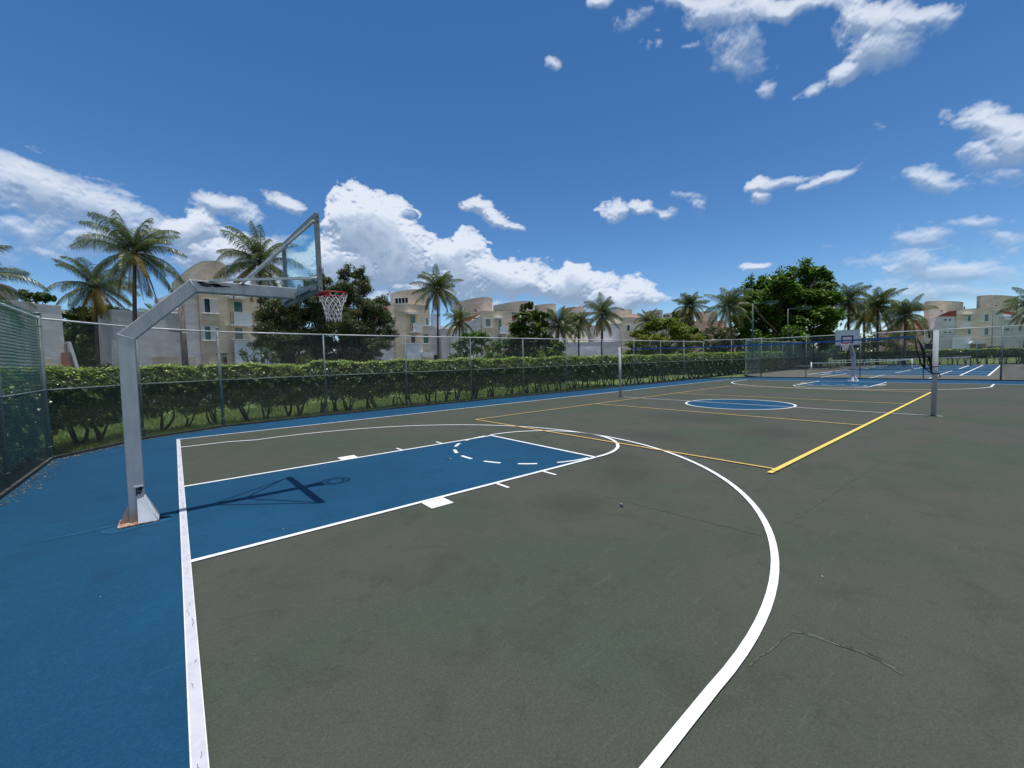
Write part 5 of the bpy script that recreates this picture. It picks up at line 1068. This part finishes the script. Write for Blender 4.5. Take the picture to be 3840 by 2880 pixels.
h.window(1586, 1190, 1606, 1221, 0, 'pane_teal', 'white_trim', ((.05, .6),)); h.window(1586, 1252, 1608, 1289, 0, 'pane_teal', 'white_trim'); h.window(1540, 1254, 1559, 1287, 0, 'pane_dark', 'beige2', sill=False)
h.part('terrace_coping', 'white_trim', 1504, 1286, 1580, 1290, 1.3, 1.7); h.part('terrace_wall', 'whitewall', 1527, 1291, 1585, 1360, 1.4, 1.65, True)
h.part('awning', 'white_trim', 1586, 1320, 1625, 1338, 1.0, 2.2); h.part('garage_opening', 'dark', 1628, 1331, 1652, 1370, -.8, -.76); h.window(1675, 1268, 1690, 1300, -.8, 'pane_teal', 'white_trim', mull=1)
h.part('sky_gap_panel', 'sky_panel', 1615, 1177, 1652, 1224, -.82, -.78)  # added panel stands in for open sky seen through the gap
# --- third house
h = House('apartment_building', 'beige house with tall receding curved wall and red roof slope right of the slender palm', 1804, 65, 1915, 67)
h.wing('wall', 'beige', 1804, 1920, 1169, 9); h.wing('low_wing', 'greywall', 1653, 1744, 1235, 7, -.6)
h.poly('gable_wall', 'greywall', [(1690, 1238), (1745, 1206), (1770, 1202), (1803, 1181), (1803, 1400), (1690, 1400)], -3, .25); h.poly('gable_coping', 'white_trim', [(1769, 1201), (1803, 1179), (1803, 1184), (1771, 1206)], -3, .32)
h.poly('red_roof', 'tiles', [(1738, 1196), (1780, 1184), (1803, 1176), (1803, 1181), (1770, 1201), (1742, 1206)], -4, -.2)
h.drum('tower', 'tower', [(1700, 1136), (1724, 1131), (1762, 1123.5), (1802, 1116.8), (1825, 1116.2), (1838, 1118), (1846, 1122)], (1825, 1116.2, 68), 8)
h.window(1775, 1159, 1796, 1172, .5, 'brownwall', 'tower', ((.62, .98),), fw=.05, sill=False)  # the shutter panel here is the window's sunlit side, painted pale
h.window(1813, 1194, 1845, 1227, 0, 'pane_teal', 'white_trim', ((.02, .25), (.8, .98))); h.window(1813, 1253, 1845, 1284, 0, 'pane_dark', 'white_trim', ((.02, .28), (.62, .98)))
h.part('canopy', 'white_trim', 1860, 1190, 1888, 1194, 0, .8); h.window(1866, 1198, 1882, 1243, 0, 'pane_teal', 'white_trim', fw=.1, sill=False); h.balcony(1875, 1225, 1905, 1249, 1252, None, 1.0); h.window(1866, 1256, 1882, 1300, 0, 'pane_teal', 'white_trim', fw=.1, sill=False)
h.part('door', 'pane_dark', 1834, 1318, 1848, 1360, 0, .05); h.part('door', 'pane_dark', 1866, 1310, 1878, 1360, 0, .05); h.part('door_canopy', 'dark', 1833, 1311, 1849, 1316, 0, .3)
# --- fourth: long row
h = House('apartment_building', 'long row of beige houses with stepped curved parapets behind the pyramid shaped tree', 1922, 72, 2200, 76)
h.wing('wall', 'tower', 1921, 2015, 1198, 8); h.wing('wall', 'greywall', 2016, 2110, 1200, 8, -.4); h.wing('wall', 'beige2', 2111, 2205, 1196, 8, -.2); h.wing('low_wing', 'greywall', 2060, 2330, 1285, 6, 2.5)
h.drum('tower', 'tower', [(1850, 1146.7), (1895, 1138.5), (1940, 1132), (1972, 1129.5), (1990, 1131), (2002, 1136)], (1972, 1129.5, 76), 9); h.drum('tower', 'tower', [(2004, 1147), (2023, 1144), (2053, 1140), (2076, 1140), (2084, 1143)], (2053, 1140, 80), 9.5); h.drum('tower', 'tower', [(2108, 1158), (2133, 1153.5), (2162, 1151), (2184, 1151), (2191, 1154)], (2162, 1151, 84), 9.5)
h.part('red_roof', 'tiles', 1906, 1182, 1935, 1197, -1, .6); h.window(1918, 1169, 1938, 1181, .9, 'pane_dark', 'white_trim', fw=.06, mull=1, sill=False); h.window(1907, 1206, 1925, 1218, .7, 'pane_dark', 'white_trim', sill=False); h.window(2016, 1164, 2036, 1190, 2.6, 'pane_dark', 'white_trim', mull=1, sill=False)
h.part('garden_wall', 'whitewall', 2165, 1298, 2260, 1345, 5.6, 5.9, True); h.poly('stair_parapet', 'white_trim', [(2200, 1308), (2222, 1316), (2222, 1320), (2200, 1316)], 6.5, 6.9); h.poly('stair_parapet', 'white_trim', [(2230, 1314), (2235, 1314), (2243, 1327), (2239, 1327)], 6.5, 6.9)
# --- fifth
h = House('apartment_building', 'beige house with curved tower and grey side between the yellowing palm and the acacia', 2335, 78, 2440, 80)
h.wing('wall', 'beige2', 2332, 2480, 1192, 9); h.wing('side_wing', 'greywall', 2262, 2331, 1215, 8, -.4); h.drum('tower', 'tower', [(2270, 1173), (2300, 1167), (2335, 1162), (2360, 1161), (2370, 1163.5)], (2345, 1161.5, 86), 9)
h.window(2345, 1218, 2367, 1241, 0, 'pane_teal', 'white_trim', ((.02, .3), (.7, .98)), sill=False); h.part('red_roof', 'pinkwall', 2370, 1178, 2400, 1191, -2, -1); h.drum('tower', 'tower', [(2420, 1171), (2445, 1166), (2467, 1163.3), (2480, 1163.5), (2485, 1165.5)], (2467, 1163.3, 92), 9); h.window(2322, 1190, 2331, 1203, .5, 'pane_dark', 'white_trim', fw=.1, sill=False)
h = House('apartment_building', 'distant beige houses peeping out between the palms left of the big leafy tree', 2484, 100, 2700, 100)
h.wing('wall', 'beige2', 2485, 2560, 1195, 9); h.wing('wall', 'pinkwall', 2561, 2720, 1205, 9, -.5); h.drum('tower', 'tower', [(2488, 1178), (2517, 1173.5), (2545, 1168), (2575, 1167), (2600, 1169)], (2545, 1168, 108), 9); h.drum('tower', 'tower', [(2610, 1171), (2635, 1168.5), (2660, 1167), (2680, 1168), (2690, 1170)], (2660, 1167, 110), 9); h.window(2486, 1180, 2512, 1190, .1, 'pane_dark', 'white_trim', mull=1, sill=False); h.part('pink_wall', 'pinkwall', 2720, 1225, 2760, 1250, -1, 1, True)  # the last wall part is plain pink stucco
# --- right hand houses
h = House('apartment_building', 'white and beige house with red roof and drum tower, left of the right hand pair', 3588, 94, 3722, 91)
h.wing('wall', 'beige2', 3588, 3722, 1158, 9); h.wing('side_wing', 'greywall', 3513, 3587, 1187, 9, -.3)
h.poly('red_roof', 'tiles', [(3513, 1187), (3556, 1168), (3587, 1164), (3587, 1186)], -1.6, -.25); h.poly('roof_coping', 'white_trim', [(3511, 1189), (3555, 1169), (3555, 1166), (3509, 1188)], -.25, -.1)
h.drum('tower', 'tower', [(3466, 1135), (3476, 1131.5), (3505, 1129.5), (3545, 1129.3), (3590, 1131.5), (3612, 1134.5)], (3530, 1129.3, 101), 8)
h.window(3523, 1160, 3539, 1171, -4.3, 'brownwall', 'white_trim', sill=False, fw=.1)
for u in (3539, 3556):
    h.window(u, 1196, u+12, 1203, -.3, 'pane_dark', 'greywall', fw=.04, sill=False); h.window(u, 1243, u+12, 1249, -.3, 'pane_dark', 'greywall', fw=.04, sill=False)
h.part('canopy', 'white_trim', 3616, 1176, 3654, 1180, 0, .9); h.window(3626, 1183, 3643, 1207, 0, 'pane_teal', 'white_trim', fw=.1, sill=False); h.balcony(3605, 1207, 3640, 1227, 1228, None, 1.1); h.window(3626, 1232, 3643, 1256, 0, 'pane_teal', 'white_trim', fw=.1, sill=False)
h.window(3676, 1178, 3715, 1207, 0, 'pane_teal', 'greywall', ((.03, .42), (.78, .97)), fw=.08); h.window(3676, 1230, 3714, 1256, 0, 'pane_teal', 'greywall', ((.03, .42), (.78, .97)), fw=.08)
h.part('terrace_wall', 'whitewall', 3571, 1262, 3638, 1315, 1.8, 2.1, True); h.part('terrace_coping', 'white_trim', 3578, 1256, 3602, 1259, 1.7, 2.2)
h.poly('porch_roof', 'white_trim', [(3638, 1288), (3650, 1278), (3698, 1277), (3690, 1288)], 1.6, 3.2); h.part('porch_wall', 'brownwall', 3640, 1290, 3698, 1315, 1.2, 1.5, True); h.part('porch_door', 'pane_teal', 3663, 1291, 3681, 1312, 1.5, 1.55)
h.part('chimney', 'primer', 3615, 1149, 3619, 1160, -3, -2.7)
h = House('apartment_building', 'grey winged house with broad drum tower at the right edge of the photo', 3725, 93, 3850, 90.5)
h.drum('tower', 'tower', [(3663, 1112.5), (3678, 1109.5), (3715, 1107.8), (3760, 1108.5), (3800, 1111.5), (3819, 1114)], (3730, 1107.8, 101), 8)
h.poly('wall', 'greywall', [(3723, 1163), (3765, 1177), (3860, 1192), (3860, 1400), (3723, 1400)], -8, 0); h.poly('roof_coping', 'white_trim', [(3722, 1161), (3766, 1175), (3766, 1178), (3722, 1164)], -8, .1); h.poly('red_roof', 'tiles', [(3738, 1166), (3800, 1170), (3812, 1182), (3766, 1177)], -3.4, -.6)
h.part('box_wall', 'whitewall', 3766, 1183, 3816, 1200, 0, .5); h.window(3730, 1142, 3743, 1150, -4.6, 'pane_dark', 'beige2', sill=False, fw=.08)
for u, u2 in ((3756, 3763), (3768, 3784)): h.window(u, 1231, u2, 1238, 0, 'pane_dark', 'greywall', fw=.03, sill=False)
h = House('apartment_building', 'low pink and beige house squeezed between the palm cluster and the drum tower', 3440, 98, 3515, 98)
h.wing('wall', 'beige2', 3470, 3512, 1236, 7); h.wing('wall', 'pinkwall', 3380, 3469, 1232, 7, -.4); h.wing('upper_wall', 'pinkwall', 3440, 3512, 1198, 6, -4); h.part('recess', 'brownwall', 3482, 1198, 3511, 1216, -3.95, -3.7); h.window(3491, 1203, 3504, 1215, -3.68, 'pane_dark', 'brownwall', sill=False); h.part('red_roof', 'tiles', 3436, 1150, 3468, 1165, -9, -8); h.part('entrance', 'pane_dark', 3466, 1290, 3500, 1310, 0, .05)

# ------------------------------------------------------------------ cars in the car park
M['car_white'] = simple('white_car_paint', (.72, .74, .76), .25, 0, .03, 1); M['car_silver'] = simple('silver_car_paint', (.42, .45, .48), .3, .5, .05, 1); M['car_black'] = simple('black_car_paint', (.02, .022, .026), .25, 0, .05, 1); M['tyre'] = simple('tyre_rubber', (.02, .02, .02), .9)
M['lamp'] = simple('headlamp', (.6, .62, .62), .2); M['tail'] = simple('tail_lamp', (.35, .02, .02), .3)
def car(u, depth, rz, paint, label, L=4.6, H=1.65, pick=False):
    p = at(u, 1345, depth); root = empty('parked_car', (p[0], p[1], 0), rz); tag(root, label, 'car', 'cars parked beyond the hedge'); W_ = 1.8; b = MB()
    prof = [(-L/2, .35), (-L/2, .85), (-L*.44, 1.0), (-L*.20, 1.05), (L*.36, 1.05), (L/2, .95), (L/2, .35)]
    b.extrude([(x, -W_/2, z) for x, z in prof], (0, W_, 0)); bevel(b.build('body', M[paint], root), .06, 3)
    x1 = L*.22 if pick else L*.40; cab = [(-L*.22, 1.05), (-L*.08, H-.06), (x1-.35, H-.04), (x1, 1.05)]; b = MB(); b.extrude([(x, -W_/2+.12, z) for x, z in cab], (0, W_-.24, 0)); bevel(b.build('cabin', M[paint], root), .05, 3)
    for s in (-1, 1):
        b = MB(); y = s*(W_/2-.115); b.extrude([(-L*.16, y, 1.10), (-L*.08, y, H-.16), (L*.06, y, H-.14), (L*.06, y, 1.10)], (0, s*.012, 0)); b.extrude([(L*.08, y, 1.10), (L*.08, y, H-.14), (x1-.42, y, H-.14), (x1-.22, y, 1.10)], (0, s*.012, 0)); b.build('side_window', M['pane_dark'], root)
        for x in (-L*.31, L*.31):
            b = MB(); b.tube([(x, s*(W_/2-.2), .33), (x, s*(W_/2+.01), .33)], .33, 20); wv_ = b.build('wheel', M['tyre'], root, False); b = MB(); b.tube([(x, s*(W_/2+.011), .33), (x, s*(W_/2+.02), .33)], .2, 14); b.build('rim', M['car_silver'], wv_)
        b = MB(); b.box(-L/2-.012, -L/2+.01, s*.75-.15, s*.75+.15, .68, .82); b.build('headlight', M['lamp'], root); b = MB(); b.box(L/2-.01, L/2+.012, s*.75-.12, s*.75+.12, .7, .86); b.build('tail_light', M['tail'], root)
    b = MB(); b.extrude([(-L*.205, -.75, 1.10), (-L*.205, .75, 1.10), (-L*.09, .7, H-.12), (-L*.09, -.7, H-.12)], (-.015, 0, .008)); b.build('windscreen', M['pane_dark'], root)
    return root
car(2275, 47, YAW-1.45, 'car_silver', 'silver pickup seen over the hedge behind the yellowing palm', 5.2, 2.02, True)
car(2345, 43, YAW-1.6, 'car_white', 'white car roof just visible over the hedge at the slim volleyball post', 4.6, 1.92)
car(2630, 62, YAW-1.5, 'car_white', 'white car parked behind the teal windscreen below the acacia', 4.7, 1.75)
car(2790, 66, YAW-1.6, 'car_white', 'white van like car behind the windscreen at the foot of the big leafy tree', 5.4, 2.6)
car(2395, 52, YAW-1.5, 'car_black', 'dark car parked in the shade right of the slim volleyball post', 4.6, 1.85)
car(3722, 88, YAW-1.5, 'car_black', 'black car parked in front of the right hand house', 4.6, 2.55)
# far belt of trees and parking asphalt behind the hedge
pk = sheet('car_park', [[(3, 24), (90, 24), (90, 60), (-20, 60), (-20, 36)]], -.03, M['court_far']); tag(pk, kind='structure')
# small dark scrap and grit on the court
def debris(u, v, label, seed):
    d = ray(u, v); p = C+d*(-C[2]/d[2]); root = empty('dry_leaf', (p[0], p[1], .006)); tag(root, label, 'leaf', 'scraps lying on the court'); rg = random.Random(seed); b = MB()
    b.raw([(-.05, -.012, .01), (-.01, -.028, .016), (.045, -.006, .012), (.05, .012, .02), (0, .022, .004), (-.04, .014, .018), (0, 0, .024)], [(0, 1, 6), (1, 2, 6), (2, 3, 6), (3, 4, 6), (4, 5, 6), (5, 0, 6)]); b.build('blade', M['primer'], root)
    b = MB(); b.tube([(.03, 0, .014), (.055, -.012, .012), (.075, -.006, .006)], .004, 5); b.build('stalk', M['gusset'], root); root.rotation_euler = (0, 0, rg.uniform(0, 6))
debris(2330, 1898, 'curled dark leaf lying on the green court right of the key', 1)
debris(1680, 1722, 'tiny curled leaf lying on the blue key paint', 2)
# thin joint line across the court, wear ring round the near post
b = MB(); jp = [(C+ray(u, v)*(-C[2]/ray(u, v)[2]))[:2] for u, v in ((2960, 1960), (3200, 1800), (3380, 1680))]; strip(b, wob([tuple(x) for x in jp], .01, .1, 8), .012, .0045)
jp = [(C+ray(u, v)*(-C[2]/ray(u, v)[2]))[:2] for u, v in ((2260, 1860), (2560, 1935), (2860, 2010))]; strip(b, wob([tuple(x) for x in jp], .01, .08, 9), .010, .0045)
tag(b.build('court_joint', M['joint']), kind='structure')
M['blue_fresh'] = court_mat('fresh_blue_acrylic', (.006, .064, .135), (.007, .072, .150), (.005, .055, .115), (.02, .11, .185), .4)
def blot(cx, cy, rx, ry, rot, seed):
    r = random.Random(seed); out = []
    for i in range(40):
        a = 2*math.pi*i/40; k_ = 1+.12*math.sin(3*a+seed)+.1*math.sin(5*a+2*seed)+r.uniform(-.05, .05); x, y = rx*k_*math.cos(a), ry*k_*math.sin(a); out.append((cx+x*math.cos(rot)-y*math.sin(rot), cy+x*math.sin(rot)+y*math.cos(rot)))
    return out
tag(sheet('touch_up_paint', [blot(-.52, .02, .36, .20, .1, 3), blot(-.22, .16, .13, .10, .2, 7)], .0085, M['blue_fresh']), kind='structure')
tag(sheet('touch_up_paint_streak', [blot(-1.05, .16, .42, .045, .08, 5)], .0075, M['blue_fresh']), kind='structure')
